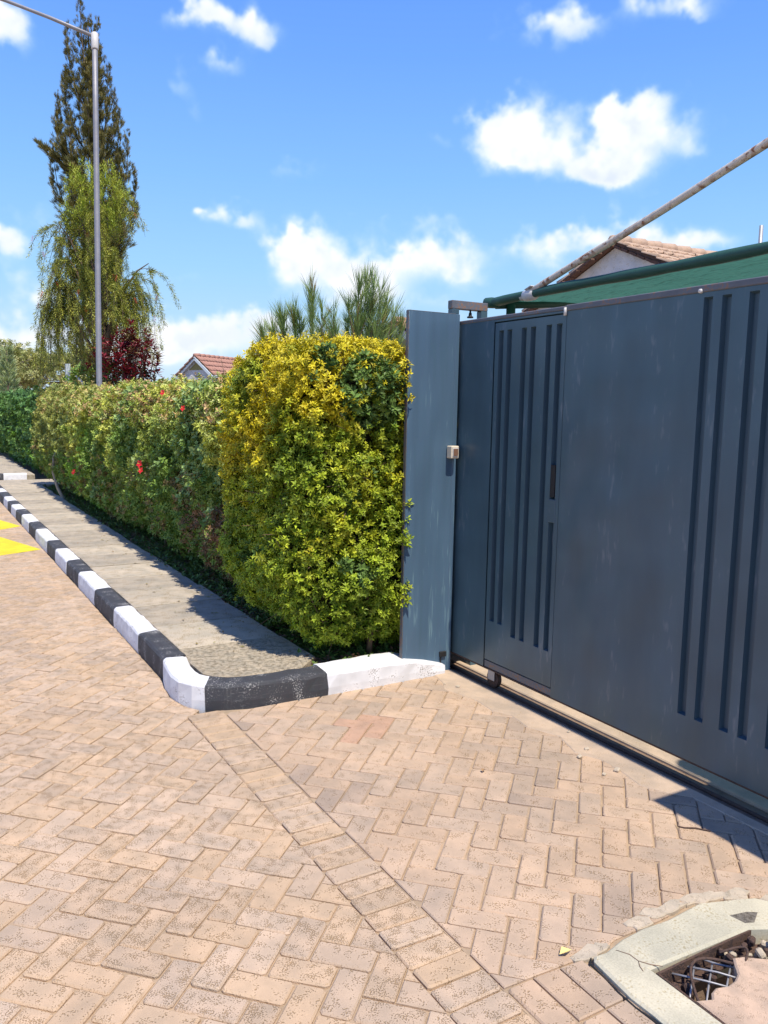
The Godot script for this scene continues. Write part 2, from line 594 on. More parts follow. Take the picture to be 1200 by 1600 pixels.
func place_brick(owner_node: Node, c: Vector2, d: Vector2, region: PackedVector2Array, mats: Array) -> void:
	var w := Vector2(-d.y, d.x)
	var q := PackedVector2Array([c - d * 0.0975 - w * 0.0475, c + d * 0.0975 - w * 0.0475, c + d * 0.0975 + w * 0.0475, c - d * 0.0975 + w * 0.0475])
	var pieces := clip(q, region)
	if pieces.is_empty(): return
	var m: Material = mats[tone_at(c, mats.size())]
	if mats == M.drive and c.distance_to(Vector2(-3.62, -2.02)) < 0.17: m = M.red_brick
	if pieces.size() == 1 and pieces[0] == q:
		var f := -1.0 if rng.randf() < 0.5 else 1.0
		var b := Basis(Vector3(d.x, 0, d.y) * f, Vector3.UP, Vector3(w.x, 0, w.y) * f)
		b = b.rotated(Vector3.UP, jit(0.014)).rotated(Vector3.RIGHT, jit(0.022)).rotated(Vector3.BACK, jit(0.016))
		put("brick", brick_meshes[rng.randi() % brick_meshes.size()], m, owner_node, Transform3D(b, Vector3(c.x, jit(0.0028), c.y)))
		return
	for piece in pieces:
		var st := begin()
		var centre := Vector2.ZERO
		for p in piece: centre += p / piece.size()
		var local := PackedVector2Array()
		for p in piece: local.append(p - centre)
		prism(st, local, 0.0, -0.04, 0.004, 0.004)
		put("brick", done(st), m, owner_node, Transform3D(Basis(), Vector3(centre.x, jit(0.0012), centre.y)))

# ------------------------------------------------------------------ hedges
var n_lump := noise(1.7, 31, 2)
var n_fine := noise(6.0, 32, 2)
var n_tone := noise(1.1, 33, 3)

# signed distance to a clipped hedge: lo, hi corners, rounding, how far the foot is tucked in, lumps
func hedge_d(p: Vector3, h: Dictionary) -> float:
	var lo: Vector3 = h.lo
	var hi: Vector3 = h.hi
	var q := p
	var k := clampf((0.75 - p.y) / 0.75, 0.0, 1.0)
	q.z += h.tuck * k * k
	q.x += h.tuck_end * k * k
	var top: float = hi.y + h.slope * (p.x - hi.x) + 0.05 * sin(p.x * 1.3 + 2.0) * clampf(-p.x - 5.6, 0.0, 1.0)
	if h.has("shoulder"):
		var t := clampf((h.shoulder - p.x) / 0.9, 0.0, 1.0)
		top -= 0.22 * t * t
	var c := Vector3((lo.x + hi.x) / 2.0, (lo.y + top) / 2.0, (lo.z + hi.z) / 2.0)
	var half: Vector3 = Vector3((hi.x - lo.x) / 2.0, (top - lo.y) / 2.0, (hi.z - lo.z) / 2.0) - Vector3.ONE * float(h.round)
	var a := (q - c).abs() - half
	var d := Vector3(maxf(a.x, 0), maxf(a.y, 0), maxf(a.z, 0)).length() + minf(maxf(a.x, maxf(a.y, a.z)), 0.0) - float(h.round)
	return d - n_lump.get_noise_3dv(p) * h.lump - n_fine.get_noise_3d(p.x, p.y * 1.7, p.z) * h.fine

func hedge_n(p: Vector3, h: Dictionary) -> Vector3:
	var e := 0.03
	var d := hedge_d(p, h)
	return Vector3(hedge_d(p + Vector3(e, 0, 0), h) - d, hedge_d(p + Vector3(0, e, 0), h) - d, hedge_d(p + Vector3(0, 0, e), h) - d).normalized()

# scatter shoots through the outer layer; tone(p, n, depth) gives [variant, colour]
func hedge_leaves(parent: Node3D, h: Dictionary, count: int, meshes: Array, m: Material, size: float, tone: Callable, near_bias := 1.0, deep := 0.22) -> void:
	var xf := []
	var cols := []
	for k in meshes.size():
		xf.append([]); cols.append([])
	var lo: Vector3 = h.lo - Vector3(0.2, 0.0, 0.2)
	var hi: Vector3 = h.hi + Vector3(0.25, 0.25, 0.25)
	var made := 0
	var tries := 0
	while made < count and tries < count * 14:
		tries += 1
		var t := pow(rng.randf(), near_bias)
		var p := Vector3(lerpf(hi.x, lo.x, t), rng.randf_range(lo.y, hi.y), rng.randf_range(lo.z, hi.z))
		var d := hedge_d(p, h)
		if d > 0.015 or d < -deep: continue
		if rng.randf() < -d / deep * 0.75: continue
		var n := hedge_n(p, h)
		if n.z < -0.45: continue
		if p.x > -4.28 and p.x < -4.0 and p.z < -2.64: continue
		made += 1
		var dir := n * 0.9 + Vector3(0, 0.55, 0) + jit3(0.75)
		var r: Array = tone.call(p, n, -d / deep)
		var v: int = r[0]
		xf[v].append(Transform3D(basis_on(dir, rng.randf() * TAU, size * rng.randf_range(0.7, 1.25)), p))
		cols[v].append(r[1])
	for k in meshes.size():
		if xf[k].size():
			many("foliage", meshes[k], m, xf[k], cols[k], parent)

# dense twiggy inside that closes the view through
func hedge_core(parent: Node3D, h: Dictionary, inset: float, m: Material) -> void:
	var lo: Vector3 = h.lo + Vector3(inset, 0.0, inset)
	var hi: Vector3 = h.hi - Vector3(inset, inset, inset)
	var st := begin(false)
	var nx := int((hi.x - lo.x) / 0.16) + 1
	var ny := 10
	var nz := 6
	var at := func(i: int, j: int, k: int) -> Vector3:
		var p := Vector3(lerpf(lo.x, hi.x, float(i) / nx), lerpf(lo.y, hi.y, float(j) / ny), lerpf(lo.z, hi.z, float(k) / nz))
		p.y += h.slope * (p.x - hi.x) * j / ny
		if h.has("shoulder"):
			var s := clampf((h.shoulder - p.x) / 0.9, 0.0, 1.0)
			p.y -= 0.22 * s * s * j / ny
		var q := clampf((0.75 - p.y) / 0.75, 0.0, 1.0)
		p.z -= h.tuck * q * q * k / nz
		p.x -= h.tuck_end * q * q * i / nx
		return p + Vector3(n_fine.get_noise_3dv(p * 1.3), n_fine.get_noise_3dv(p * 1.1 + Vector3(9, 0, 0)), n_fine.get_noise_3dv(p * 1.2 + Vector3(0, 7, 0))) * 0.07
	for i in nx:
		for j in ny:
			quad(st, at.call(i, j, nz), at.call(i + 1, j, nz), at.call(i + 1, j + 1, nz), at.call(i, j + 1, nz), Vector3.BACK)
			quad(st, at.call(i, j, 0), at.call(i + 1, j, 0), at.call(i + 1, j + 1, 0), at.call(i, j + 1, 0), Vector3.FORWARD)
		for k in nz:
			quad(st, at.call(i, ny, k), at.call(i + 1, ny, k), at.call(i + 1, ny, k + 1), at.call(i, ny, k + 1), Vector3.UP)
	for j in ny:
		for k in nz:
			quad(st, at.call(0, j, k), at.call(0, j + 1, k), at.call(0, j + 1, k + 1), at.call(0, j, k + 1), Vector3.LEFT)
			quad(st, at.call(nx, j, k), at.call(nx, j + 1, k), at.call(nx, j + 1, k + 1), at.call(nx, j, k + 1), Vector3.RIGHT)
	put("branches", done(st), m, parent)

# bare twigs showing between the leaves
func hedge_twigs(parent: Node3D, h: Dictionary, count: int, m: Material) -> void:
	var st := begin(false)
	var lo: Vector3 = h.lo
	var hi: Vector3 = h.hi
	var made := 0
	var tries := 0
	while made < count and tries < count * 40:
		tries += 1
		var p := Vector3(rng.randf_range(lo.x, hi.x), rng.randf_range(lo.y, hi.y), rng.randf_range(lo.z, hi.z))
		var d := hedge_d(p, h)
		if d > -0.06 or d < -0.3: continue
		if p.x > -4.6 and p.z < -2.5: continue
		var n := hedge_n(p, h)
		if n.z < -0.3: continue
		made += 1
		var dir := (n * 0.8 + Vector3(0, 0.5, 0) + jit3(0.8)).normalized()
		var l := rng.randf_range(0.12, 0.28)
		tube(st, [p, p + dir * l * 0.5 + jit3(0.015), p + dir * l], [0.004, 0.003, 0.0015], 3, false)
	put("twigs", done(st), m, parent).set_meta("kind", "stuff")

func hedge_stems(parent: Node3D, x0: float, x1: float, z: float, n: int, m: Material) -> void:
	for i in n:
		var x := lerpf(x0, x1, (i + 0.5) / n) + jit(0.12)
		var p := Vector3(x, 0.0, z + jit(0.1))
		var q := p + Vector3(jit(0.12), 0.35, jit(0.1))
		var e := q + Vector3(jit(0.2), 0.4, jit(0.15))
		put("stem", tube_mesh([p, q, e], [0.022, 0.017, 0.012], 6), m, parent)

func flower(parent: Node3D, p: Vector3, n: Vector3, s: float, m: Material, pistil: Material) -> void:
	var st := begin()
	for k in 5:
		var a := TAU * k / 5.0
		leaf(st, Vector3.ZERO, Vector3(cos(a), 0.55, sin(a)), Vector3(-sin(a), 0, cos(a)), 0.055, 0.05, Color(1, 1, 1), Color(1, 1, 1), 0.15, 0.3)
	var o := put("flower", done(st), m, parent, Transform3D(basis_on(n, 0.4, s), p))
	put("pistil", tube_mesh([Vector3.ZERO, Vector3(0, 0.045, 0)], [0.003, 0.004], 5), pistil, o)

# ------------------------------------------------------------------ scene
func _ready() -> void:
	rng.seed = 4242
	lut.resize(256)
	for i in 256:
		lut[i] = int(round(pow(i / 255.0, 1.0 / 2.2) * 255.0))
	camera_sky_sun()
	materials()
	make_brick_meshes()
	ground_and_paving()
	kerbs_and_path()
	gate_and_frame()
	shade_net()
	houses()
	hedges()
	trees()
	street_lamp()
	small_things()

func camera_sky_sun() -> void:
	var pitch := 7.18 * DEG
	var roll := 1.006 * DEG
	var yaw := 30.2 * DEG
	var fw := Vector3(-cos(yaw) * cos(pitch), -sin(pitch), -sin(yaw) * cos(pitch))
	var r0 := fw.cross(Vector3.UP).normalized()
	var u0 := r0.cross(fw)
	cam_basis = Basis(r0 * cos(roll) + u0 * sin(roll), u0 * cos(roll) - r0 * sin(roll), -fw)
	var cam := Camera3D.new()
	cam.name = "camera"
	cam.transform = Transform3D(cam_basis, cam_pos)
	cam.fov = 64.415
	cam.near = 0.05
	cam.far = 1500.0
	add_child(cam)
	cam.current = true
	var env := Environment.new()
	env.background_mode = Environment.BG_SKY
	env.sky = make_sky()
	env.tonemap_mode = Environment.TONE_MAPPER_LINEAR
	env.tonemap_exposure = 1.14
	env.sdfgi_enabled = true
	env.ssao_enabled = true
	env.ssil_enabled = true
	var we := WorldEnvironment.new()
	we.name = "world_environment"
	we.environment = env
	add_child(we)
	var sun := DirectionalLight3D.new()
	sun.name = "sun"
	sun.light_energy = 1.55
	sun.light_color = Color(1.0, 0.965, 0.90)
	sun.light_angular_distance = 0.5
	sun.shadow_enabled = true
	add_child(sun)
	var towards := Vector3(0.438, 0.899, -0.012).normalized()
	sun.transform = Transform3D(Basis.looking_at(-towards, Vector3.BACK), Vector3(0, 30, 0))

func materials() -> void:
	var worn := stone_tex(1024, 100, 0.26, 118.0, 0.61, 0.43, 0.24, 0.62, 0.05)
	var calm := stone_tex(1024, 200, 0.24, 95.0, 0.72, 0.40, 0.16, 0.7, 0.04)
	var grit := stone_tex(512, 300, 0.30, 150.0, 0.74, 0.35, 0.26, 0.5, 0.04)
	M.worn = worn
	M.calm = calm
	M.grit = grit
	var road := []
	var drive := []
	M.road_tints = []
	for k in 12:
		var l := lerpf(0.89, 1.05, k / 11.0)
		var w := rng.randf_range(-0.016, 0.016)
		var c := Color(0.615 * l + w, 0.452 * l, 0.310 * l - w)
		var rm := dress(mat(c, 0.92), worn if k % 3 else calm, 0.75, 0.35)
		rm.uv1_offset = Vector3(rng.randf(), rng.randf(), rng.randf())
		road.append(rm)
		M.road_tints.append(c)
		l = lerpf(0.86, 1.04, k / 11.0)
		w = rng.randf_range(-0.014, 0.016)
		c = Color(0.580 * l + w, 0.428 * l, 0.305 * l - w * 0.7)
		var dm := dress(mat(c, 0.92), calm, 0.8, 0.3)
		dm.uv1_offset = Vector3(rng.randf(), rng.randf(), rng.randf())
		drive.append(dm)
	drive.push_front(dress(mat(Color(0.45, 0.34, 0.255), 0.92), calm, 0.8, 0.3))
	M.red_brick = dress(mat(Color(0.57, 0.36, 0.245), 0.92), calm, 0.8, 0.3)
	M.road = road
	M.drive = drive
	var fm := dress(mat(Color(1, 1, 1), 0.92), worn, 0.75, 0.3)
	fm.vertex_color_use_as_albedo = true
	M.far_brick = fm
	M.sand = dress(mat(Color(0.47, 0.35, 0.235), 0.98), grit, 0.5, 0.2)
	M.dirt = dress(mat(Color(0.30, 0.205, 0.145), 1.0), grit, 0.6, 0.6)
	M.earth = dress(mat(Color(0.30, 0.22, 0.15), 1.0), grit, 3.0)
	M.slab = dress(mat(Color(0.52, 0.45, 0.35), 0.95), worn, 1.3, 0.3)
	M.slab_pale = dress(mat(Color(0.57, 0.495, 0.385), 0.95), worn, 1.3, 0.3)
	M.slab_grey = dress(mat(Color(0.46, 0.40, 0.315), 0.95), worn, 1.3, 0.3)
	M.slab_rough = dress(mat(Color(0.55, 0.465, 0.34), 0.95), worn, 0.5, 0.8)
	M.screed = dress(mat(Color(0.56, 0.43, 0.315), 0.95), grit, 0.9, 0.25)
	M.frame_concrete = dress(mat(Color(0.60, 0.555, 0.42), 0.9), grit, 1.7, 0.15)
	M.lid = dress(mat(Color(0.62, 0.45, 0.33), 0.95), grit, 0.45, 0.4)
	M.mortar = dress(mat(Color(0.60, 0.505, 0.385), 0.95), grit, 0.4, 0.5)
	M.white_kerb = dress(mat(Color(1, 1, 1), 0.85), paint_tex(768, 410, Color(0.74, 0.74, 0.755), Color(0.33, 0.31, 0.29), 0.76, 60.0, 1.0, 4.0, 0.75), 0.9, 0.25)
	M.black_kerb = dress(mat(Color(1, 1, 1), 0.75), paint_tex(768, 420, Color(0.042, 0.044, 0.052), Color(0.42, 0.41, 0.40), 0.72, 70.0, 1.0, 4.0, 0.7), 0.9, 0.25)
	# gate paint: vertical streaks, dull patches and pale scuffs
	var gp := paint_tex(1024, 430, Color(0.053, 0.103, 0.138), Color(0.17, 0.21, 0.25), 0.80, 34.0, 2.0, 2.2, 0.7)
	var g := mat(Color(1, 1, 1), 0.33)
	dress(g, gp, 1.0)
	g.uv1_scale = Vector3(0.8, 0.36, 0.8)
	M.gate = g
	var gx := g.duplicate()
	gx.vertex_color_use_as_albedo = true
	gx.albedo_texture = paint_tex(1024, 430, Color(0.053, 0.103, 0.138) * 1.34, Color(0.17, 0.21, 0.25) * 1.25, 0.80, 34.0, 2.0, 2.2, 0.7)[0]
	M.gate_sheet = gx
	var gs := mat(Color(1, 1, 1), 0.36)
	dress(gs, paint_tex(768, 435, Color(0.077, 0.137, 0.202), Color(0.20, 0.32, 0.36), 0.80, 30.0, 2.5, 2.2, 0.7), 1.0)  # same paint as the gate; lighter colour carries the sun on the panel
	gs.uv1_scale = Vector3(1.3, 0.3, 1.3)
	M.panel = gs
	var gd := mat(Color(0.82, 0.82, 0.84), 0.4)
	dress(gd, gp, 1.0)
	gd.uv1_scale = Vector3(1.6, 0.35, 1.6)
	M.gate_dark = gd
	M.rail_edge = dress(mat(Color(1, 1, 1), 0.55), paint_tex(512, 440, Color(0.12, 0.13, 0.15), Color(0.22, 0.13, 0.09), 0.62, 30.0, 1.0, 5.0), 0.6)
	M.rust = dress(mat(Color(1, 1, 1), 0.85), paint_tex(512, 450, Color(0.10, 0.055, 0.038), Color(0.05, 0.03, 0.025), 0.55, 40.0, 1.0), 0.4, 0.3)
	M.white_rust = dress(mat(Color(1, 1, 1), 0.7), paint_tex(512, 460, Color(0.62, 0.56, 0.47), Color(0.23, 0.085, 0.035), 0.70, 18.0, 1.0, 6.0, 1.3), 0.8)
	M.steel = mat(Color(0.36, 0.36, 0.38), 0.5, 0.4)
	M.galv = dress(mat(Color(0.33, 0.33, 0.36), 0.55, 0.3), calm, 1.0)
	M.pale_metal = mat(Color(0.62, 0.60, 0.57), 0.5)
	M.green_pipe = dress(mat(Color(0.030, 0.105, 0.075), 0.6), calm, 0.5)
	var net := dress(mat(Color(0.07, 0.235, 0.175), 0.8), paint_tex(512, 470, Color(0.85, 0.85, 0.85), Color(0.42, 0.45, 0.44), 0.52, 40.0, 1.0, 5.0), 0.5)
	net.uv1_scale = Vector3(0.35, 2.0, 5.0)
	net.backlight_enabled = true
	net.backlight = Color(1.0, 1.0, 1.0)
	M.net = net
	M.cream = mat(Color(0.66, 0.58, 0.44), 0.45)
	M.brown = mat(Color(0.20, 0.11, 0.07), 0.4)
	M.dark = mat(Color(0.012, 0.012, 0.013), 0.7)
	M.wall_white = dress(mat(Color(0.76, 0.76, 0.78), 0.9), calm, 1.5)
	M.tile = dress(mat(Color(0.52, 0.275, 0.205), 0.9), calm, 0.9)
	M.tile_pale = dress(mat(Color(0.62, 0.44, 0.32), 0.9), worn, 1.2)
	M.tile_dark = dress(mat(Color(0.14, 0.075, 0.055), 0.9), worn, 0.8)
	M.olive = mat(Color(0.30, 0.27, 0.11), 0.8)
	M.fascia = mat(Color(0.62, 0.70, 0.76), 0.6)
	M.glass_dark = mat(Color(0.02, 0.025, 0.03), 0.15)
	M.yellow = dress(mat(Color(0.85, 0.72, 0.02), 0.7), calm, 1.2)
	M.leaves = foliage_mat(0.5, 0.5)
	M.gloss_leaves = foliage_mat(0.38, 0.35)
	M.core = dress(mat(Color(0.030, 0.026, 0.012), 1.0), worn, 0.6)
	M.twig = mat(Color(0.16, 0.105, 0.065), 0.9)
	M.bark = dress(mat(Color(0.20, 0.145, 0.10), 0.95), worn, 0.5, 0.5)
	M.bark_pale = dress(mat(Color(0.42, 0.34, 0.25), 0.95), calm, 0.4)
	var red := mat(Color(0.75, 0.012, 0.018), 0.5)
	red.backlight_enabled = true
	red.backlight = Color(0.4, 0.4, 0.4)
	M.red = red
	M.pistil = mat(Color(0.8, 0.5, 0.08), 0.6)

# ------------------------------------------------------------------ ground
func ground_and_paving() -> void:
	var g := put("ground", open_sheet(-600, 600, -600, 600, -0.09, Rect2(-1.531, -2.42, 0.83, 0.553)), M.earth)
	tag(g, "bare beige earth reaching away under and beyond the paving", "", "", "structure")
	# road
	var road := put("road", sheet(-40, 6, -1.30, 9, -0.0105), M.sand)
	tag(road, "tan herringbone paver road in the left foreground beside the kerb", "", "", "structure")
	var kerb_line := [Vector2(-4.87, -1.27), Vector2(-4.55, -1.235), Vector2(-4.36, -1.27), Vector2(-4.27, -1.33)]
	var rr := PackedVector2Array([Vector2(-26, 5.5), Vector2(-26, -1.28)])
	for p in kerb_line: rr.append(p + Vector2(0, 0.006))
	rr.append_array([Vector2(-4.20, -1.228), Vector2(3.5, -1.228), Vector2(3.5, 5.5)])
	herringbone(road, rr, -2.175, -0.69, Rect2(-26, -1.4, 29.5, 6.9), M.road, M.far_brick, M.road_tints, 300, "far_paving")
	# border course between road and driveway
	var border := put("border_course", sheet(-4.25, 6, -1.432, -1.226, -0.0112), M.sand)
	tag(border, "soldier course of tan pavers between road and driveway", "", "", "structure")
	var reg := PackedVector2Array([Vector2(-4.20, -1.431), Vector2(6, -1.431), Vector2(6, -1.229), Vector2(-4.28, -1.229), Vector2(-4.24, -1.34)])
	var x := -4.22
	while x < -0.9:
		place_brick(border, Vector2(x + 0.05, -1.33), Vector2(0, 1), reg, M.road)
		x += 0.1005
	var st := begin()
	x = -0.9
	while x < 5.0:
		st.set_color(M.road_tints[rng.randi() % 12])
		prism(st, rect(x + 0.002, x + 0.0985, -1.429, -1.231), jit(0.001), -0.02, 0.004, 0.004, false)
		x += 0.1005
	tag(put("far_paving", done(st), M.far_brick, border), "", "", "", "stuff")
	# driveway
	var drive := put("driveway", open_sheet(-4.3, 6, -2.97, -1.430, -0.0095, Rect2(-1.56, -2.43, 0.86, 0.58)), M.sand)
	tag(drive, "pinkish herringbone paver driveway in front of the gate", "", "", "structure")
	var dr := PackedVector2Array([Vector2(-4.165, -1.434), Vector2(-1.712, -1.434), Vector2(-1.70, -1.74), Vector2(-1.685, -1.80), Vector2(-1.715, -1.886), Vector2(-1.715, -2.10), Vector2(-1.728, -2.27), Vector2(-1.69, -2.385), Vector2(-1.64, -2.50), Vector2(-1.50, -2.60), Vector2(-0.85, -2.62), Vector2(-0.80, -1.74), Vector2(-0.60, -1.74), Vector2(-0.60, -1.434), Vector2(5.0, -1.434), Vector2(5.0, -2.84)])
	dr.append_array([Vector2(-1.30, -2.86), Vector2(-1.9, -2.93), Vector2(-2.25, -2.925), Vector2(-2.33, -2.86), Vector2(-2.45, -2.81), Vector2(-2.58, -2.84), Vector2(-2.73, -2.855), Vector2(-2.86, -2.80), Vector2(-3.05, -2.87), Vector2(-3.22, -2.80), Vector2(-3.40, -2.83), Vector2(-3.50, -2.78), Vector2(-3.68, -2.80), Vector2(-3.93, -2.74), Vector2(-4.02, -2.80), Vector2(-4.17, -2.84)])
	var dtints := []
	for m in M.drive: dtints.append((m as StandardMaterial3D).albedo_color.srgb_to_linear())
	herringbone(drive, dr, -2.575, -0.218, Rect2(-4.3, -2.95, 9.2, 1.6), M.drive, M.far_brick, dtints, 300, "far_paving")
	# stack-laid edge pavers between the border and the drain frame
	for r in 3:
		var z := -1.485 - r * 0.1
		for c in 5:
			place_brick(drive, Vector2(-1.605 + c * 0.201, z), Vector2(1, 0), PackedVector2Array([Vector2(-1.709, -1.436), Vector2(-0.61, -1.436), Vector2(-0.61, -1.722), Vector2(-1.69, -1.722)]), M.drive)
	# cast strip along the gate and the dark channel under it
	st = begin()
	var sc := PackedVector2Array([Vector2(-4.18, -2.82), Vector2(-4.03, -2.785), Vector2(-3.93, -2.725), Vector2(-3.68, -2.785), Vector2(-3.50, -2.765), Vector2(-3.40, -2.815), Vector2(-3.22, -2.785), Vector2(-3.05, -2.855), Vector2(-2.86, -2.785), Vector2(-2.73, -2.84), Vector2(-2.58, -2.825), Vector2(-2.45, -2.795), Vector2(-2.33, -2.845), Vector2(-2.25, -2.91), Vector2(-1.9, -2.915), Vector2(-1.3, -2.845), Vector2(-0.6, -2.85), Vector2(-0.6, -2.985), Vector2(-4.25, -2.985)])
	prism(st, sc, 0.003, -0.05, 0.008, 0.007)
	tag(put("concrete_strip", done(st), M.screed), "", "", "", "structure")
	st = begin()
	box(st, Vector3(-4.9, -0.06, -3.11), Vector3(0, -0.012, -2.985), 0.0)
	tag(put("gate_channel", done(st), M.dirt), "", "", "", "structure")
	st = begin()
	box(st, Vector3(-16, -0.08, -16), Vector3(6, 0.004, -3.11), 0.006)
	tag(put("yard_floor", done(st), M.screed), "", "", "", "structure")

# profile swept along the kerb's front foot; hs scales the height at each point, ws the depth
func kerb_stone(parent: Node, pts: Array, m: Material, ws: Array, hs: Array) -> void:
	var st := begin(true)
	var prof := [[0.004, -0.06], [0.0, 0.045], [0.005, 0.118], [0.012, 0.131], [0.024, 0.1385], [0.118, 0.142], [0.140, 0.136], [0.150, 0.120], [0.150, -0.06]]
	var fine := []
	var fw := []
	var fh := []
	for i in pts.size() - 1:
		var l: float = (pts[i + 1] as Vector2).distance_to(pts[i])
		var n := maxi(1, int(l / 0.06))
		for k in n:
			fine.append((pts[i] as Vector2).lerp(pts[i + 1], float(k) / n))
			fw.append(lerpf(ws[i], ws[i + 1], float(k) / n))
			fh.append(lerpf(hs[i], hs[i + 1], float(k) / n))
	fine.append(pts[-1]); fw.append(ws[-1]); fh.append(hs[-1])
	var rows := []
	var nz := n_fine
	for i in fine.size():
		var d: Vector2 = ((fine[mini(i + 1, fine.size() - 1)] as Vector2) - (fine[maxi(i - 1, 0)] as Vector2)).normalized()
		var inw := Vector2(d.y, -d.x)
		var row := []
		for q in prof:
			var o: float = q[0] if q[0] < 0.02 else q[0] * fw[i]
			var p2: Vector2 = fine[i] + inw * o
			var y: float = q[1] * (fh[i] if q[1] > 0 else 1.0)
			var p := Vector3(p2.x, y, p2.y)
			var w := Vector3(nz.get_noise_3dv(p * 2.2), nz.get_noise_3dv(p * 2.2 + Vector3(5, 5, 5)), nz.get_noise_3dv(p * 2.2 + Vector3(0, 9, 3)))
			row.append(p + w * (0.007 if q[1] > 0 else 0.0))
		rows.append(row)
	for i in rows.size() - 1:
		for k in prof.size() - 1:
			var mid: Vector3 = (rows[i][0] + rows[i][8]) / 2.0
			mid.y = 0.05
			var a: Vector3 = rows[i][k]
			var b: Vector3 = rows[i][k + 1]
			quad(st, a, rows[i + 1][k], rows[i + 1][k + 1], b, (a + b) / 2.0 - mid)
	for e in [0, rows.size() - 1]:
		var row: Array = rows[e]
		var c: Vector3 = (row[0] + row[8]) / 2.0
		var dir: Vector3 = (rows[0][0] - rows[1][0]) if e == 0 else (rows[e][0] - rows[e - 1][0])
		for k in prof.size() - 1:
			tri(st, c, row[k], row[k + 1], dir)
	put("kerb_stone", done(st), m, parent)

func kerbs_and_path() -> void:
	var kerb := Node3D.new()
	kerb.name = "kerb"
	add_child(kerb)
	tag(kerb, "raised kerb painted in black and white blocks along the footpath and round its corner", "", "", "structure")
	var xs := [-17.0, -16.2, -15.55, -14.75, -14.1, -13.54, -12.9, -12.28, -11.45, -10.75, -9.8, -9.17, -8.46, -7.8, -7.02, -6.30, -5.50, -4.87]
	for i in xs.size() - 1:
		var white := (xs.size() - 2 - i) % 2 == 1
		var z0 := -1.275 + jit(0.004)
		kerb_stone(kerb, [Vector2(xs[i] + 0.0015, z0), Vector2(xs[i + 1] - 0.0015, -1.275 + jit(0.004))], M.white_kerb if white else M.black_kerb, [1.0, 1.0], [1.0, 1.0])
	kerb_stone(kerb, [Vector2(-4.868, -1.272), Vector2(-4.70, -1.243), Vector2(-4.56, -1.236)], M.white_kerb, [1, 1, 1], [1, 1, 1])
	kerb_stone(kerb, [Vector2(-4.557, -1.236), Vector2(-4.44, -1.247), Vector2(-4.34, -1.292), Vector2(-4.283, -1.352)], M.white_kerb, [1, 1, 1, 1], [1, 1, 1, 1])
	kerb_stone(kerb, [Vector2(-4.280, -1.355), Vector2(-4.225, -1.45), Vector2(-4.185, -1.58), Vector2(-4.163, -1.75), Vector2(-4.157, -2.055)], M.black_kerb, [1, 1, 1, 1.1, 1.2], [1, 1, 1, 1.0, 0.98])
	kerb_stone(kerb, [Vector2(-4.157, -2.058), Vector2(-4.158, -2.40), Vector2(-4.163, -2.62), Vector2(-4.168, -2.76), Vector2(-4.172, -2.905)], M.white_kerb, [1.35, 1.5, 1.5, 1.3, 0.35], [0.98, 0.98, 0.93, 0.72, 0.42])
	var path := put("footpath", sheet(-17.0, -4.32, -2.20, -1.40, 0.06), M.dirt)
	tag(path, "narrow footpath of grey concrete slabs between the kerb and the hedge", "", "", "structure")
	var x := -5.03
	var st := begin()
	prism(st, PackedVector2Array([Vector2(-5.025, -1.424), Vector2(-4.72, -1.405), Vector2(-4.50, -1.41), Vector2(-4.40, -1.47), Vector2(-4.345, -1.60), Vector2(-4.335, -1.97), Vector2(-4.50, -2.135), Vector2(-5.025, -2.13)]), 0.134, 0.0, 0.008, 0.006)
	put("paving_slab", done(st), M.slab_rough, path)
	while x > -16.9:
		var l := rng.randf_range(0.58, 0.63)
		st = begin()
		var x0 := maxf(x - l, -17.0)
		prism(st, PackedVector2Array([Vector2(x0 + 0.007, -1.427), Vector2(x - 0.007, -1.427), Vector2(x - 0.007, -2.125 + jit(0.012)), Vector2(x0 + 0.007, -2.125 + jit(0.012))]), 0.133 + jit(0.003), 0.0, 0.006, 0.004)
		put("paving_slab", done(st), [M.slab, M.slab_pale, M.slab_grey][rng.randi() % 3], path)
		x -= l
	var bed := put("planting_bed", sheet(-17.3, -4.30, -3.6, -2.0, 0.085), M.dirt)
	tag(bed, "", "", "", "structure")
	# the next entry and kerb beyond the end of the path
	var k2 := Node3D.new()
	k2.name = "far_kerb"
	add_child(k2)
	tag(k2, "white and black kerb crossing beyond the far end of the footpath", "", "", "structure")
	kerb_stone(k2, [Vector2(-19.0, -1.30), Vector2(-18.98, -1.66)], M.black_kerb, [1, 1], [1.3, 1.3])
	kerb_stone(k2, [Vector2(-18.98, -1.663), Vector2(-18.96, -2.12)], M.white_kerb, [1, 1], [1.3, 1.3])
	for i in 8:
		kerb_stone(k2, [Vector2(-19.06 - i * 0.75 - 0.748, -1.28), Vector2(-19.06 - i * 0.75, -1.28)], M.white_kerb if i % 2 == 0 else M.black_kerb, [1, 1], [1, 1])
	st = begin()
	box(st, Vector3(-26, -0.05, -2.3), Vector3(-19.12, 0.15, -1.42), 0.01)
	tag(put("far_footpath", done(st), M.slab), "", "", "", "structure")
	st = begin()
	box(st, Vector3(-18.98, -0.06, -9.0), Vector3(-17.02, 0.05, -1.27), 0.02)
	tag(put("far_driveway", done(st), M.slab), "", "", "", "structure")
	# yellow road paint
	st = begin()
	prism(st, PackedVector2Array([Vector2(-10.03, -1.238), Vector2(-9.80, -0.79), Vector2(-9.45, -0.20), Vector2(-11.6, -0.20), Vector2(-12.2, -0.55), Vector2(-11.19, -0.905)]), 0.0055, 0.0, 0.002, 0.002)
	tag(put("road_marking", done(st), M.yellow), "broad yellow painted triangle on the pavers, nearer of the two beside the kerb", "road marking", "yellow road paint")
	st = begin()
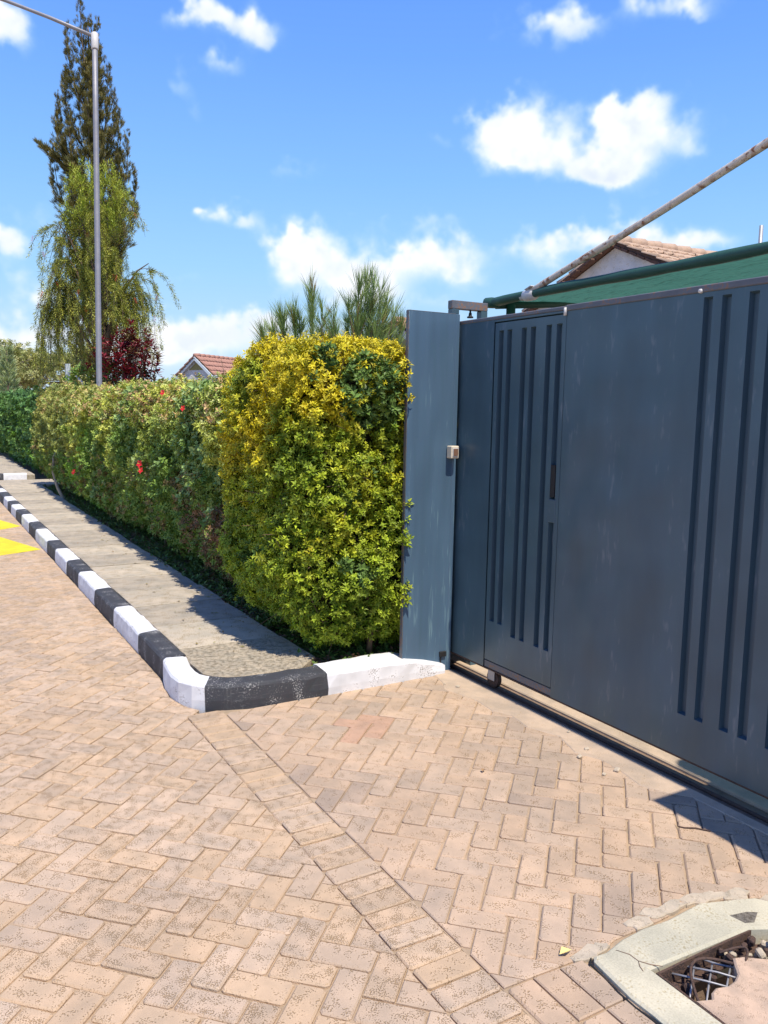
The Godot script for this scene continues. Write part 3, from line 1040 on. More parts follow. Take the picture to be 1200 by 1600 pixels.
	prism(st, PackedVector2Array([Vector2(-12.08, -1.245), Vector2(-11.85, -0.99), Vector2(-11.9, -0.7), Vector2(-14.2, -0.5), Vector2(-13.0, -1.0)]), 0.0055, 0.0, 0.002, 0.002)
	tag(put("road_marking", done(st), M.yellow), "thin sliver of yellow road paint, farther of the two beside the kerb", "road marking", "yellow road paint")

# ------------------------------------------------------------------ gate
# sheet face in the plane z with rectangular holes; parts of the face around them
func holed(st: SurfaceTool, x0: float, x1: float, y0: float, y1: float, z: float, holes: Array) -> void:
	var xs := [x0, x1]
	for h in holes: xs.append(h[0]); xs.append(h[1])
	xs.sort()
	for i in xs.size() - 1:
		var a: float = xs[i]
		var b: float = xs[i + 1]
		if b - a < 1e-5: continue
		var m := (a + b) / 2.0
		var ys := [y0, y1]
		for h in holes:
			if m > h[0] and m < h[1]: ys.append(h[2]); ys.append(h[3])
		ys.sort()
		for k in range(0, ys.size(), 2):
			# split long strips so that small dents can be put in
			var n := maxi(1, int((ys[k + 1] - ys[k]) / 0.08))
			for j in n:
				var ya := lerpf(ys[k], ys[k + 1], float(j) / n)
				var yb := lerpf(ys[k], ys[k + 1], float(j + 1) / n)
				dusty_quad(st, Vector3(a, ya, z), Vector3(b, ya, z), Vector3(b, yb, z), Vector3(a, yb, z))

func dusty(st: SurfaceTool, p: Vector3) -> void:
	var k := clampf((0.50 - p.y) / 0.40, 0.0, 1.0)
	k = k * k * clampf(0.55 + 0.9 * n_fine.get_noise_2d(p.x * 0.7, p.y * 0.5) + 0.6 * n_lump.get_noise_2d(p.x * 2.0, 3.0), 0.0, 1.0)
	var g := 0.74 + 0.10 * n_lump.get_noise_2d(p.x * 1.2, p.y * 2.2 + 50.0)
	st.set_color(Color(g, g, g).lerp(Color(1.0, 0.78, 0.58), k * 0.8))

func dusty_quad(st: SurfaceTool, a: Vector3, b: Vector3, c: Vector3, d: Vector3) -> void:
	for t in [[a, c, b], [a, d, c]]:
		for p in t:
			dusty(st, p)
			st.add_vertex(p)

func groove(parent: Node, x0: float, x1: float, y0: float, y1: float, z: float, depth: float) -> void:
	var st := begin()
	var t := z - depth
	var e := 0.008
	quad(st, Vector3(x0 + e, y0 + e, t), Vector3(x1 - e, y0 + e, t), Vector3(x1 - e, y1 - e, t), Vector3(x0 + e, y1 - e, t), Vector3.BACK)
	quad(st, Vector3(x0, y0, z), Vector3(x0, y1, z), Vector3(x0 + e, y1 - e, t), Vector3(x0 + e, y0 + e, t), Vector3.RIGHT)
	quad(st, Vector3(x1, y0, z), Vector3(x1, y1, z), Vector3(x1 - e, y1 - e, t), Vector3(x1 - e, y0 + e, t), Vector3.LEFT)
	quad(st, Vector3(x0, y0, z), Vector3(x1, y0, z), Vector3(x1 - e, y0 + e, t), Vector3(x0 + e, y0 + e, t), Vector3.UP)
	quad(st, Vector3(x0, y1, z), Vector3(x1, y1, z), Vector3(x1 - e, y1 - e, t), Vector3(x0 + e, y1 - e, t), Vector3.DOWN)
	put("groove", done(st), M.gate_dark, parent)

# gently buckled sheet, as thin welded sheet metal is
func buckled(x0: float, x1: float, y0: float, y1: float, z: float, amount: float, seed_at: float) -> ArrayMesh:
	var st := begin(false)
	var nx := maxi(3, int((x1 - x0) / 0.04))
	var ny := maxi(3, int((y1 - y0) / 0.06))
	var at := func(i: int, j: int) -> Vector3:
		var u := float(i) / nx
		var v := float(j) / ny
		var edge := clampf(minf(minf(u, 1.0 - u) * 6.0, minf(v, 1.0 - v) * 8.0), 0.0, 1.0)
		var p := Vector3(lerpf(x0, x1, u), lerpf(y0, y1, v), z)
		p.z += edge * amount * (n_lump.get_noise_2d(p.x * 1.6 + seed_at, p.y * 1.1) - 0.1)
		return p
	for i in nx:
		for j in ny:
			dusty_quad(st, at.call(i, j), at.call(i + 1, j), at.call(i + 1, j + 1), at.call(i, j + 1))
	return done(st)

func gate_and_frame() -> void:
	var Z := -2.995
	var gate := thing("sliding_gate", "tall blue grey steel sliding gate with vertical grooves and a wicket door", "gate")
	var st := begin()
	# back of the leaf
	box(st, Vector3(-4.65, 0.118, -3.09), Vector3(-0.9, 2.215, -3.045), 0.003)
	put("back_sheet", done(st), M.gate_dark, gate)
	put("sheet", buckled(-4.65, -3.893, 0.118, 2.213, Z, 0.006, 3.0), M.gate_sheet, gate)
	put("sheet", buckled(-3.279, -2.441, 0.118, 2.206, Z + 0.001, 0.009, 9.0), M.gate_sheet, gate)
	# grooved sheet on the right
	var holes := []
	var gx := [-2.426, -2.333, -2.203, -2.110, -1.980, -1.887, -1.757, -1.664, -1.534, -1.441, -1.311, -1.218]
	for x in gx: holes.append([x, x + 0.046, 0.318, 2.185])
	st = begin()
	holed(st, -2.441, -0.9, 0.118, 2.206, Z + 0.002, holes)
	put("grooved_sheet", done(st), M.gate_sheet, gate)
	for h in holes: groove(gate, h[0], h[1], h[2], h[3], Z + 0.002, 0.024)
	# top rail, sun on its upper edge
	st = begin()
	box(st, Vector3(-4.65, 2.213, -3.10), Vector3(-3.286, 2.234, -2.99), 0.004)
	box(st, Vector3(-3.2855, 2.207, -3.10), Vector3(-0.9, 2.238, -2.988), 0.004)
	put("top_rail", done(st), M.rail_edge, gate)
	st = begin()
	box(st, Vector3(-4.65, 0.108, -3.095), Vector3(-0.9, 0.117, -2.996), 0.002)
	box(st, Vector3(-4.65, 0.095, -3.07), Vector3(-0.9, 0.108, -3.02), 0.0)
	put("bottom_rail", done(st), M.rust, gate)
	st = begin()
	box(st, Vector3(-3.893, 0.1175, Z - 0.02), Vector3(-3.279, 0.160, Z - 0.006), 0.002)
	put("door_sill", done(st), M.rail_edge, gate)
	st = begin()
	box(st, Vector3(-3.893, 2.199, Z - 0.02), Vector3(-3.2795, 2.2125, Z + 0.001), 0.002)
	put("lintel", done(st), M.gate, gate)
	# wicket door in the leaf
	var door := Node3D.new()
	door.name = "wicket_door"
	gate.add_child(door)
	tag(door, "narrow grooved wicket door set in the left part of the gate")
	st = begin()
	var dh := []
	for x in [-3.849, -3.773, -3.645, -3.567, -3.439, -3.357]: dh.append([x, x + 0.043, 0.365 + (0.05 if x < -3.7 else 0.0), 2.148])
	holed(st, -3.885, -3.284, 0.168, 2.192, Z - 0.001, dh)
	put("door_sheet", done(st), M.gate_sheet, door)
	st = begin()
	for e in [[-3.885, 0.168, -3.884, 2.192], [-3.285, 0.168, -3.284, 2.192]]:
		box(st, Vector3(e[0], e[1], Z - 0.03), Vector3(e[2], e[3], Z - 0.0015), 0.0)
	box(st, Vector3(-3.883, 2.190, Z - 0.03), Vector3(-3.286, 2.1915, Z - 0.0015), 0.0)
	box(st, Vector3(-3.883, 0.1685, Z - 0.03), Vector3(-3.286, 0.170, Z - 0.0015), 0.0)
	put("door_edge", done(st), M.gate_dark, door)
	for h in dh: groove(door, h[0], h[1], h[2], h[3], Z - 0.001, 0.026)
	st = begin()
	box(st, Vector3(-3.362, 1.085, Z - 0.02), Vector3(-3.305, 1.212, Z + 0.003), 0.003)
	put("latch_plate", done(st), M.gate, door)
	st = begin()
	box(st, Vector3(-3.352, 1.225, Z - 0.012), Vector3(-3.318, 1.40, Z + 0.0035), 0.002)
	put("slot_shade_block", done(st), M.dark, door)  # solid dark block, painted shade of the deep handle opening
	put("hinge", tube_mesh([Vector3(-3.288, 2.185, Z + 0.006), Vector3(-3.288, 2.225, Z + 0.006)], [0.009, 0.009], 8), M.pale_metal, gate)
	put("bolt", tube_mesh([Vector3(-2.442, 2.213, Z), Vector3(-2.442, 2.213, Z + 0.014)], [0.011, 0.009], 8), M.pale_metal, gate)
	# rolling wheel under the leaf
	var wh := Node3D.new()
	wh.name = "wheel"
	gate.add_child(wh)
	var c := Vector3(-3.83, 0.052, -3.035)
	put("tyre", tube_mesh([c - Vector3(0, 0, 0.016), c - Vector3(0, 0, 0.013), c - Vector3(0, 0, 0.004), c + Vector3(0, 0, 0.004), c + Vector3(0, 0, 0.013), c + Vector3(0, 0, 0.016)], [0.052, 0.056, 0.047, 0.047, 0.056, 0.052], 24), M.rust, wh)
	st = begin()
	box(st, Vector3(-3.862, 0.045, -3.012), Vector3(-3.798, 0.108, -3.008), 0.001)
	put("bracket", done(st), M.steel, wh)
	# V track on the channel floor
	var track := put("gate_track", tube_mesh([Vector3(-4.9, -0.006, -3.035), Vector3(-0.5, -0.006, -3.035)], [0.010, 0.010], 6), M.rust)
	tag(track, "rusty steel rail lying in the dark channel under the gate", "rail")

	# cover panel that closes the pocket the leaf slides into
	var pan := thing("cover_panel", "plain sunlit blue steel panel standing between the hedge and the gate", "panel")
	var px := -4.22
	st = begin(false)
	var nz := 9
	var ny := 36
	var at := func(i: int, j: int) -> Vector3:
		var u := float(i) / nz
		var v := float(j) / ny
		var e := clampf(minf(u, 1.0 - u) * 5.0, 0.0, 1.0)
		var p := Vector3(px, lerpf(0.0, 2.271, v), lerpf(-2.607, -2.945, u))
		p.x += e * 0.006 * n_lump.get_noise_2d(p.z * 2.5, p.y * 1.3)
		return p
	for i in nz:
		for j in ny:
			quad(st, at.call(i, j), at.call(i + 1, j), at.call(i + 1, j + 1), at.call(i, j + 1), Vector3.RIGHT)
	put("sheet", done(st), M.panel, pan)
	st = begin()
	box(st, Vector3(px - 0.03, 0.0, -2.6069), Vector3(px - 0.0005, 2.271, -2.6035), 0.001)
	box(st, Vector3(px - 0.03, 2.2711, -2.945), Vector3(px, 2.2745, -2.604), 0.001)
	put("folded_edge", done(st), M.rail_edge, pan)
	st = begin()
	box(st, Vector3(px - 0.036, 0.0, -2.9755), Vector3(px + 0.003, 2.272, -2.9455), 0.003)
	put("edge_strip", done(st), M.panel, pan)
	st = begin()
	box(st, Vector3(px - 0.02, 0.10, -2.935), Vector3(px + 0.014, 0.135, -2.885), 0.003)
	box(st, Vector3(px - 0.02, 0.06, -2.90), Vector3(px + 0.008, 0.10, -2.892), 0.001)
	put("floor_bracket", done(st), M.dark, pan)

	# guide portal over the leaf
	var por := thing("guide_portal", "square steel guide frame straddling the top of the gate beside the panel", "frame")
	st = begin()
	box(st, Vector3(px - 0.055, 0.0, -2.973), Vector3(px - 0.037, 2.3055, -2.923), 0.003)
	box(st, Vector3(px - 0.055, 2.2725, -2.974), Vector3(px - 0.005, 2.3057, -2.922), 0.003)
	put("upright", done(st), M.gate, por)
	st = begin()
	box(st, Vector3(px - 0.055, 0.0, -3.192), Vector3(px - 0.005, 2.3055, -3.142), 0.003)
	put("upright", done(st), M.gate, por)
	st = begin()
	box(st, Vector3(px - 0.055, 2.306, -3.193), Vector3(px - 0.005, 2.357, -2.92), 0.003)
	put("top_beam", done(st), M.rail_edge, por)
	var rc := Vector3(px - 0.03, 2.26, -3.075)
	put("roller", tube_mesh([rc, rc + Vector3(0, 0.008, 0), rc + Vector3(0, 0.012, 0), rc + Vector3(0, 0.03, 0), rc + Vector3(0, 0.034, 0), rc + Vector3(0, 0.0455, 0)], [0.020, 0.020, 0.011, 0.009, 0.006, 0.006], 14), M.dark, por)

	# bell push
	var bell := thing("bell_push", "small cream bell box with a brown button on the edge of the blue panel", "doorbell")
	st = begin()
	box(st, Vector3(px + 0.004, 1.385, -2.958), Vector3(px + 0.058, 1.463, -2.900), 0.005)
	put("case", done(st), M.cream, bell)
	st = begin()
	box(st, Vector3(px + 0.0585, 1.397, -2.950), Vector3(px + 0.061, 1.451, -2.908), 0.001)
	put("button_frame", done(st), M.pale_metal, bell)
	st = begin()
	box(st, Vector3(px + 0.0612, 1.402, -2.946), Vector3(px + 0.0655, 1.446, -2.912), 0.002)
	put("button", done(st), M.brown, bell)

	# far jamb of the opening, beyond the right edge of the view; its shadow falls on the paving
	var pil := thing("gate_pillar", "square steel gate pillar at the right end of the opening", "pillar", Vector3(-0.92, 0, -3.05))
	st = begin()
	box(st, Vector3(-0.27, 0.0, -0.27), Vector3(0.27, 2.26, 0.27), 0.01)
	put("shaft", done(st), M.gate, pil)
	st = begin()
	box(st, Vector3(-0.285, 2.2605, -0.285), Vector3(0.285, 2.30, 0.285), 0.008)
	put("cap", done(st), M.gate_dark, pil)

# ------------------------------------------------------------------ carport net
func shade_net() -> void:
	var frame := thing("carport_frame", "green tubular carport frame behind the gate top", "pipe frame")
	var a := Vector3(-4.34, 2.378, -3.30)
	var b := Vector3(-0.9, 2.452, -3.30)
	var pts := []
	var rad := []
	for i in 25:
		var t := i / 24.0
		pts.append(a.lerp(b, t) + Vector3(0, 0.006 * sin(t * 9.0), 0.004 * sin(t * 14.0)))
		rad.append(0.028 + 0.002 * sin(t * 40.0))
	put("front_pipe", tube_mesh(pts, rad, 12), M.green_pipe, frame)
	var side := []
	for i in 9:
		var t := i / 8.0
		side.append(a + Vector3(0.02, -0.012, -0.03) + Vector3(0.10, 0.42, -4.6) * t)
	put("side_pipe", tube_mesh(side, [0.026, 0.026, 0.026, 0.026, 0.026, 0.026, 0.026, 0.026, 0.026], 12), M.green_pipe, frame)
	# pipe stub and wrapped joint at the near corner
	put("corner_clamp", tube_mesh([a + Vector3(-0.035, 0.004, 0.01), a + Vector3(0.02, 0.0, 0.0), a + Vector3(0.07, -0.004, -0.01)], [0.033, 0.036, 0.031], 10), M.green_pipe, frame)
	put("joint_wrap", tube_mesh([Vector3(-3.99, 2.385, -3.297), Vector3(-3.95, 2.388, -3.297), Vector3(-3.90, 2.386, -3.298)], [0.034, 0.038, 0.033], 9), M.pale_metal, frame)
	for z in [-5.6, -7.85]:
		put("cross_pipe", tube_mesh([Vector3(-4.3, 2.37 + (-3.3 - z) * 0.0913, z), Vector3(-0.9, 2.44 + (-3.3 - z) * 0.0913, z)], [0.025, 0.025], 10), M.green_pipe, frame)
	put("post", tube_mesh([Vector3(-1.2, 0, -3.22), Vector3(-1.2, 2.62, -3.22)], [0.075, 0.075], 12), M.green_pipe, frame)  # unseen post, added so its shadow darkens the strip under the gate
	for p in [Vector3(-4.28, 0, -3.42), Vector3(-4.2, 0, -7.85), Vector3(-1.0, 0, -7.85)]:
		var top: float = 2.36 + (-3.3 - p.z) * 0.0913
		put("post", tube_mesh([p, Vector3(p.x, top, p.z)], [0.03, 0.03], 10), M.green_pipe, frame)
	# net
	var st := begin(false)
	var nx := 44
	var nz := 30
	var at := func(i: int, j: int) -> Vector3:
		var u := float(i) / nx
		var v := float(j) / nz
		var p := a.lerp(b, u) + Vector3(0.10 * v * (1.0 - u), 0.42 * v, -4.6 * v)
		var bay := absf(sin(v * PI * 2.0))
		p.y += 0.016 - 0.055 * bay * (0.6 + 0.4 * sin(u * PI)) + 0.012 * n_fine.get_noise_2d(p.x * 1.5, p.z * 0.5)
		return p
	for i in nx:
		for j in nz:
			quad(st, at.call(i, j), at.call(i + 1, j), at.call(i + 1, j + 1), at.call(i, j + 1), Vector3.UP)
	var net := put("shade_net", done(st), M.net)
	tag(net, "green woven shade net stretched over the carport behind the gate", "shade net")
	# rusty stay
	var stay := thing("steel_stay", "white painted rusty pole rising from the green pipe to the upper right", "pole")
	var p0 := Vector3(-4.02, 2.375, -3.29)
	var p1 := Vector3(-1.6, 3.115, -3.33)
	var sp := []
	var sr := []
	for i in 13:
		var t := i / 12.0
		sp.append(p0.lerp(p1, t) + Vector3(0, 0.004 * sin(t * 11.0), 0))
		sr.append(0.0195 + 0.001 * sin(t * 31.0))
	put("pole", tube_mesh(sp, sr, 10), M.white_rust, stay)
	st = begin()
	box(st, Vector3(-0.03, -0.002, -0.03), Vector3(0.03, 0.002, 0.03), 0.0, Transform3D(Basis(Vector3(0, 0, 1), 0.3), Vector3(-3.93, 2.425, -3.29)))
	put("weld_plate", done(st), M.pale_metal, stay)

# ------------------------------------------------------------------ houses
# gable-roofed house; local x across the gable, ridge along -z, gable front at z = 0
func house(o: Node3D, half: float, deep: float, eave: float, ridge: float, tile: Material, vent := true, over := 0.35) -> void:
	var st := begin()
	box(st, Vector3(-half, 0, -deep), Vector3(half, eave, 0), 0.01)
	put("wall", done(st), M.wall_white, o)
	for z in [0.0, -deep]:
		st = begin()
		var s := 1.0 if z == 0.0 else -1.0
		tri(st, Vector3(-half, eave + 0.002, z - 0.004 * s), Vector3(half, eave + 0.002, z - 0.004 * s), Vector3(0, ridge - 0.02, z - 0.004 * s), Vector3(0, 0, s))
		put("gable", done(st), M.wall_white, o)
	var slope := Vector2(half, ridge - eave)
	var run := slope.normalized()
	var lng := slope.length() + over
	var up := Vector3(0, 0, 1)
	for s in [-1.0, 1.0]:
		var dn := Vector3(run.x * s, -run.y, 0)
		var nr := Vector3(run.y * s, run.x, 0)
		var top := Vector3(0, ridge, 0)
		# deck
		st = begin()
		var X := Transform3D(Basis(dn, nr, dn.cross(nr)), top)
		var zz := 1.0 if dn.cross(nr).z > 0 else -1.0
		var lo := Vector3(0.01, 0.002, minf(0.09 * zz, (-deep - 0.09) * zz))
		var hi := Vector3(lng, 0.05, maxf(0.09 * zz, (-deep - 0.09) * zz))
		box(st, lo, hi, 0.0, X)
		put("roof_deck", done(st), M.tile_dark, o)
		# pan tiles in courses
		st = begin(false)
		var courses := int(lng / 0.33)
		var across := int((deep + 0.24) / 0.11)
		for c in courses:
			var h0 := 0.052
			var h1 := 0.088
			for k in across:
				var z0 := 0.12 - k * 0.11
				var z1 := z0 - 0.11
				var w0 := 0.022 * (1.0 if k % 2 == 0 else 0.0)
				var w1 := 0.022 * (0.0 if k % 2 == 0 else 1.0)
				var sh := jit(0.006)
				var d0 := c * 0.33
				var d1 := (c + 1) * 0.33 + 0.03 + jit(0.012)
				var p0 := top + dn * d0 + nr * (h0 + w0) + up * z0
				var p1 := top + dn * d1 + nr * (h1 + w0 + sh) + up * z0
				var p2 := top + dn * d1 + nr * (h1 + w1 + sh) + up * z1
				var p3 := top + dn * d0 + nr * (h0 + w1) + up * z1
				quad(st, p0, p1, p2, p3, nr)
				quad(st, p1, p2, p2 - nr * 0.03, p1 - nr * 0.03, dn)
				if k == 0:
					quad(st, p0, p1, p1 - nr * 0.045, p0 - nr * 0.03, up)
		tag(put("roof_tiles", done(st), tile, o), "", "", "", "stuff")
		# under-cloak along the verge
		st = begin()
		for k in int(lng / 0.18):
			var q := top + dn * (k * 0.18 + 0.05) + up * 0.105 - nr * 0.012
			box(st, Vector3(0, -0.028, -0.10), Vector3(0.15 + jit(0.02), 0.012, 0.012 + jit(0.012)), 0.0, Transform3D(Basis(dn, nr, dn.cross(nr)).rotated(Vector3.BACK, jit(0.05)), q))
		put("verge", done(st), M.tile_dark, o)
	var n := int((deep + 0.3) / 0.36)
	for k in n:
		var z := 0.13 - k * 0.36
		put("ridge_tile", tube_mesh([Vector3(0, ridge + 0.055, z), Vector3(0, ridge + 0.065, z - 0.19), Vector3(0, ridge + 0.07, z - 0.37)], [0.085, 0.09, 0.095], 8), tile, o)
	if vent:
		st = begin()
		var vh := (ridge - eave) * 0.42
		var vw := half * 0.42
		var y := ridge - (ridge - eave) * 0.30 - vh
		for q in [0.006, -0.02]:
			tri(st, Vector3(-vw, y, q), Vector3(vw, y, q), Vector3(0, y + vh, q), Vector3.BACK)
		put("gable_vent", done(st), M.olive, o)
	for x in [-half * 0.5, half * 0.5]:
		st = begin()
		box(st, Vector3(x - 0.6, 1.0, 0.004), Vector3(x + 0.6, 2.1, 0.03), 0.004)
		var w := put("window", done(st), M.glass_dark, o)
		st = begin()
		for e in [[-0.65, 0.95, 0.65, 1.0], [-0.65, 2.1, 0.65, 2.15], [-0.65, 1.0005, -0.6005, 2.0995], [0.6005, 1.0005, 0.65, 2.0995], [-0.02, 1.001, 0.02, 2.099]]:
			box(st, Vector3(x + e[0], e[1], 0.005), Vector3(x + e[2], e[3], 0.05), 0.002)
		put("window_frame", done(st), M.fascia, w)

func houses() -> void:
	var h := thing("tiled_house", "white gabled house with weathered pale roof tiles behind the carport net", "house", Vector3(-9.86, 0, -10.0))
	house(h, 3.4, 8.0, 2.90, 4.38, M.tile_pale)
	var a := tube_mesh([Vector3(-5.95, 2.4, -8.2), Vector3(-5.95, 3.76, -8.2)], [0.025, 0.022], 8)
	tag(put("vent_pipe", a, M.steel), "thin dark upright pipe tip above the green carport pipe at far right", "pipe")
	var h2 := thing("tiled_house", "pale house with a pinkish roof glimpsed between the feathery shrub and the blue panel", "house", Vector3(-22.1, 0, -13.2))
	house(h2, 2.6, 6.0, 3.25, 4.40, M.tile)
	var h3 := thing("tiled_house", "small house with red tiled roof and pale gutter left of the yellow hedge", "house")
	h3.transform = Transform3D(Basis(Vector3.UP, atan2(0.588, 0.809)), Vector3(-35.82, 0, -11.09))
	house(h3, 0.95, 9.0, 3.05, 3.86, M.tile, true, 0.12)
	var st := begin()
	box(st, Vector3(0.94, 2.93, -9.1), Vector3(1.12, 3.04, 0.10), 0.01)
	put("gutter", done(st), M.fascia, h3)
	st = begin()
	for s in [-1.0, 1.0]:
		var d := Vector3(0.761 * s, -0.649, 0)
		var nr := Vector3(0.649 * s, 0.761, 0)
		box(st, Vector3(0.02, -0.12, -0.03), Vector3(1.32, -0.005, 0.03), 0.0, Transform3D(Basis(d, nr, d.cross(nr)), Vector3(0, 3.86, 0.135)))
	put("barge_board", done(st), M.fascia, h3)

# ------------------------------------------------------------------ planting
func hedges() -> void:
	# yellow-green clipped hedge end by the gate
	var Y := {"lo": Vector3(-5.62, 0.10, -3.20), "hi": Vector3(-4.27, 2.07, -1.90), "round": 0.26, "tuck": 0.52, "tuck_end": 0.30, "slope": -0.02, "lump": 0.10, "fine": 0.075, "shoulder": -4.98}
	var hy := thing("hedge", "tall clipped hedge of yellow and lime leaves with a rounded end beside the blue panel", "hedge")
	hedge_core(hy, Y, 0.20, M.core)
	var green := Color(0.15, 0.235, 0.022)
	var lime := Color(0.42, 0.47, 0.030)
	var gold := Color(0.80, 0.60, 0.025)
	var white := Color(1, 1, 1)
	var sets := []
	for k in 3: sets.append(sprig(9, 0.040, 0.019, 0.045, 0.95, Color(0.62, 0.75, 0.7), white))
	for k in 2: sets.append(sprig(7, 0.052, 0.030, 0.05, 0.9, Color(0.7, 0.8, 0.8), white))
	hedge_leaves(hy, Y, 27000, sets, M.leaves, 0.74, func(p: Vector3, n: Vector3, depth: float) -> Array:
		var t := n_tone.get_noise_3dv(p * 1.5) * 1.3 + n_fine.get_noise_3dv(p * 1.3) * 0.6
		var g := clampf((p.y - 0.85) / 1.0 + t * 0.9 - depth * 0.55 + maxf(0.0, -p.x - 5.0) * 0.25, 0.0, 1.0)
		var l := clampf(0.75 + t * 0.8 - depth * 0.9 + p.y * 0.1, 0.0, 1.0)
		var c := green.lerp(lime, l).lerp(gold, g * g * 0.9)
		var v := rng.randi() % 3
		if n_lump.get_noise_3dv(p * 1.3 + Vector3(40, 0, 0)) > 0.55 or (p.distance_to(Vector3(-4.3, 1.78, -2.4)) < 0.22 and rng.randf() < 0.7):
			v = 3 + rng.randi() % 2
			c = Color(0.15, 0.23, 0.05)
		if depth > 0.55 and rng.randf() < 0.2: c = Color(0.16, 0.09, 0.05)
		return [v, c * 1.14 * rng.randf_range(0.62, 1.28)], 1.0)
	hedge_twigs(hy, Y, 520, M.twig)
	hedge_stems(hy, -5.7, -4.5, -2.6, 7, M.twig)
	flower(hy, Vector3(-4.275, 1.862, -2.325), Vector3(1, 0.3, 0.4), 0.6, M.red, M.pistil)
	flower(hy, Vector3(-4.36, 2.03, -2.69), Vector3(0.6, 0.3, 0.7), 0.5, M.red, M.pistil)

	# long dull green hedge
	var G := {"lo": Vector3(-17.5, 0.10, -3.35), "hi": Vector3(-5.25, 1.86, -2.13), "round": 0.24, "tuck": 0.50, "tuck_end": 0.0, "slope": 0.0, "lump": 0.16, "fine": 0.08}
	var hg := thing("hedge", "long clipped green and olive hedge with red flowers running beside the footpath", "hedge")
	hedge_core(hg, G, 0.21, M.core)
	var sg := []
	for k in 3: sg.append(sprig(8, 0.046, 0.027, 0.05, 0.95, Color(0.72, 0.78, 0.75), white))
	for k in 2: sg.append(sprig(6, 0.064, 0.050, 0.06, 0.8, Color(0.75, 0.85, 0.9), white))
	for k in 2: sg.append(sprig(9, 0.050, 0.016, 0.05, 0.7, Color(0.7, 0.7, 0.7), white))
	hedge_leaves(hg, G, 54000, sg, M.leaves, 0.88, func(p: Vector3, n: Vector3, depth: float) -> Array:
		var t := n_tone.get_noise_3dv(p * 0.8)
		var t2 := n_lump.get_noise_3dv(p * 0.9 + Vector3(0, 20, 0))
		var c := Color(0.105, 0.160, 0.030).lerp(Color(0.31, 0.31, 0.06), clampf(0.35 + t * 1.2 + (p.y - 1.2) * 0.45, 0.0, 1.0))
		var v := rng.randi() % 3
		# new brownish pink tips on the clipped top
		if p.y > 1.5 and rng.randf() < 0.36: c = Color(0.33, 0.21, 0.10) if rng.randf() < 0.6 else Color(0.34, 0.34, 0.12)
		# creeper with broad leaves over the near end
		if (p.x > -7.3 and t2 > 0.02 and p.y > 0.7) or t2 > 0.40:
			if rng.randf() < 0.75:
				v = 3 + rng.randi() % 2
				c = Color(0.075, 0.125, 0.033).lerp(Color(0.17, 0.21, 0.07), rng.randf())
		# fresh lime patch, dry brown patches low down
		if p.x > -13.6 and p.x < -12.0 and p.y < 1.35 and t2 > -0.3: c = Color(0.17, 0.26, 0.035)
		if p.x > -7.4 and p.x < -6.0 and p.y < 0.85:
			if rng.randf() < 0.6:
				v = 5 + rng.randi() % 2
				c = Color(0.15, 0.085, 0.045)
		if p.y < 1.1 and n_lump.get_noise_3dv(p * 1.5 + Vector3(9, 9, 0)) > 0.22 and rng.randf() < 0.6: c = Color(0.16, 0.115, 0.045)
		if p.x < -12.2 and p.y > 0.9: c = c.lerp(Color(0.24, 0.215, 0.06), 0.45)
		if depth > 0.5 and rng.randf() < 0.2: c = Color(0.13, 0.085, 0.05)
		return [v, c * 2.4 * rng.randf_range(0.7, 1.2)], 1.35)
	hedge_twigs(hg, G, 420, M.twig)
	hedge_stems(hg, -17.0, -6.2, -2.55, 24, M.twig)
	put("bare_stem", tube_mesh([Vector3(-14.30, 0.08, -2.16), Vector3(-14.55, 0.28, -2.10), Vector3(-14.72, 0.52, -2.06), Vector3(-14.76, 0.78, -2.08), Vector3(-14.84, 1.05, -2.25)], [0.030, 0.028, 0.025, 0.022, 0.018], 8), M.bark_pale, hg)
	for f in [[-8.50, 1.08, -2.03, 0.85], [-8.42, 1.02, -2.02, 0.7], [-7.69, 1.80, -2.06, 0.6], [-6.94, 1.66, -2.03, 0.55], [-12.48, 0.70, -2.03, 0.9]]:
		flower(hg, Vector3(f[0], f[1], f[2]), Vector3(0.5, 0.3, 0.9), f[3], M.red, M.pistil)

	# dark hedge past the far driveway
	var F := {"lo": Vector3(-34.0, 0.10, -4.2), "hi": Vector3(-19.6, 1.86, -2.42), "round": 0.3, "tuck": 0.2, "tuck_end": 0.2, "slope": 0.0, "lump": 0.25, "fine": 0.08}
	var hf := thing("hedge", "dark green rounded hedge beyond the far driveway at the left edge", "hedge")
	hedge_core(hf, F, 0.2, M.core)
	hedge_leaves(hf, F, 7000, [sg[0], sg[1], sg[3]], M.leaves, 1.7, func(p: Vector3, n: Vector3, depth: float) -> Array:
		var c := Color(0.055, 0.115, 0.03).lerp(Color(0.12, 0.20, 0.035), clampf(n_tone.get_noise_3dv(p) + 0.4 + (0.8 - p.y) * 0.4, 0.0, 1.0))
		return [rng.randi() % 3, c * 2.0 * rng.randf_range(0.7, 1.2)], 1.2)

	# low weeds and litter in the bed
	var weeds := thing("ground_cover", "low green weeds and dry litter along the foot of the hedges", "ground cover")
	var wx := []
	var wc := []
	for k in 2600:
		var x := -4.32 - pow(rng.randf(), 1.5) * 12.5
		var z := rng.randf_range(-2.6, -2.10)
		if x > -4.62: z = rng.randf_range(-2.95, -2.06)
		if x > -4.46 and rng.randf() < 0.55: continue
		var p := Vector3(x, 0.086, z)
		wx.append(Transform3D(basis_on(Vector3(jit(0.4), 1, jit(0.4)), rng.randf() * TAU, rng.randf_range(0.5, 1.3)), p))
		wc.append(Color(0.11, 0.20, 0.04).lerp(Color(0.24, 0.31, 0.07), rng.randf()) if rng.randf() < 0.85 else Color(0.24, 0.13, 0.07))
	many("weeds", sprig(8, 0.05, 0.028, 0.035, 1.4, Color(0.75, 0.8, 0.8), white), M.leaves, wx, wc, weeds)
	var lx := []
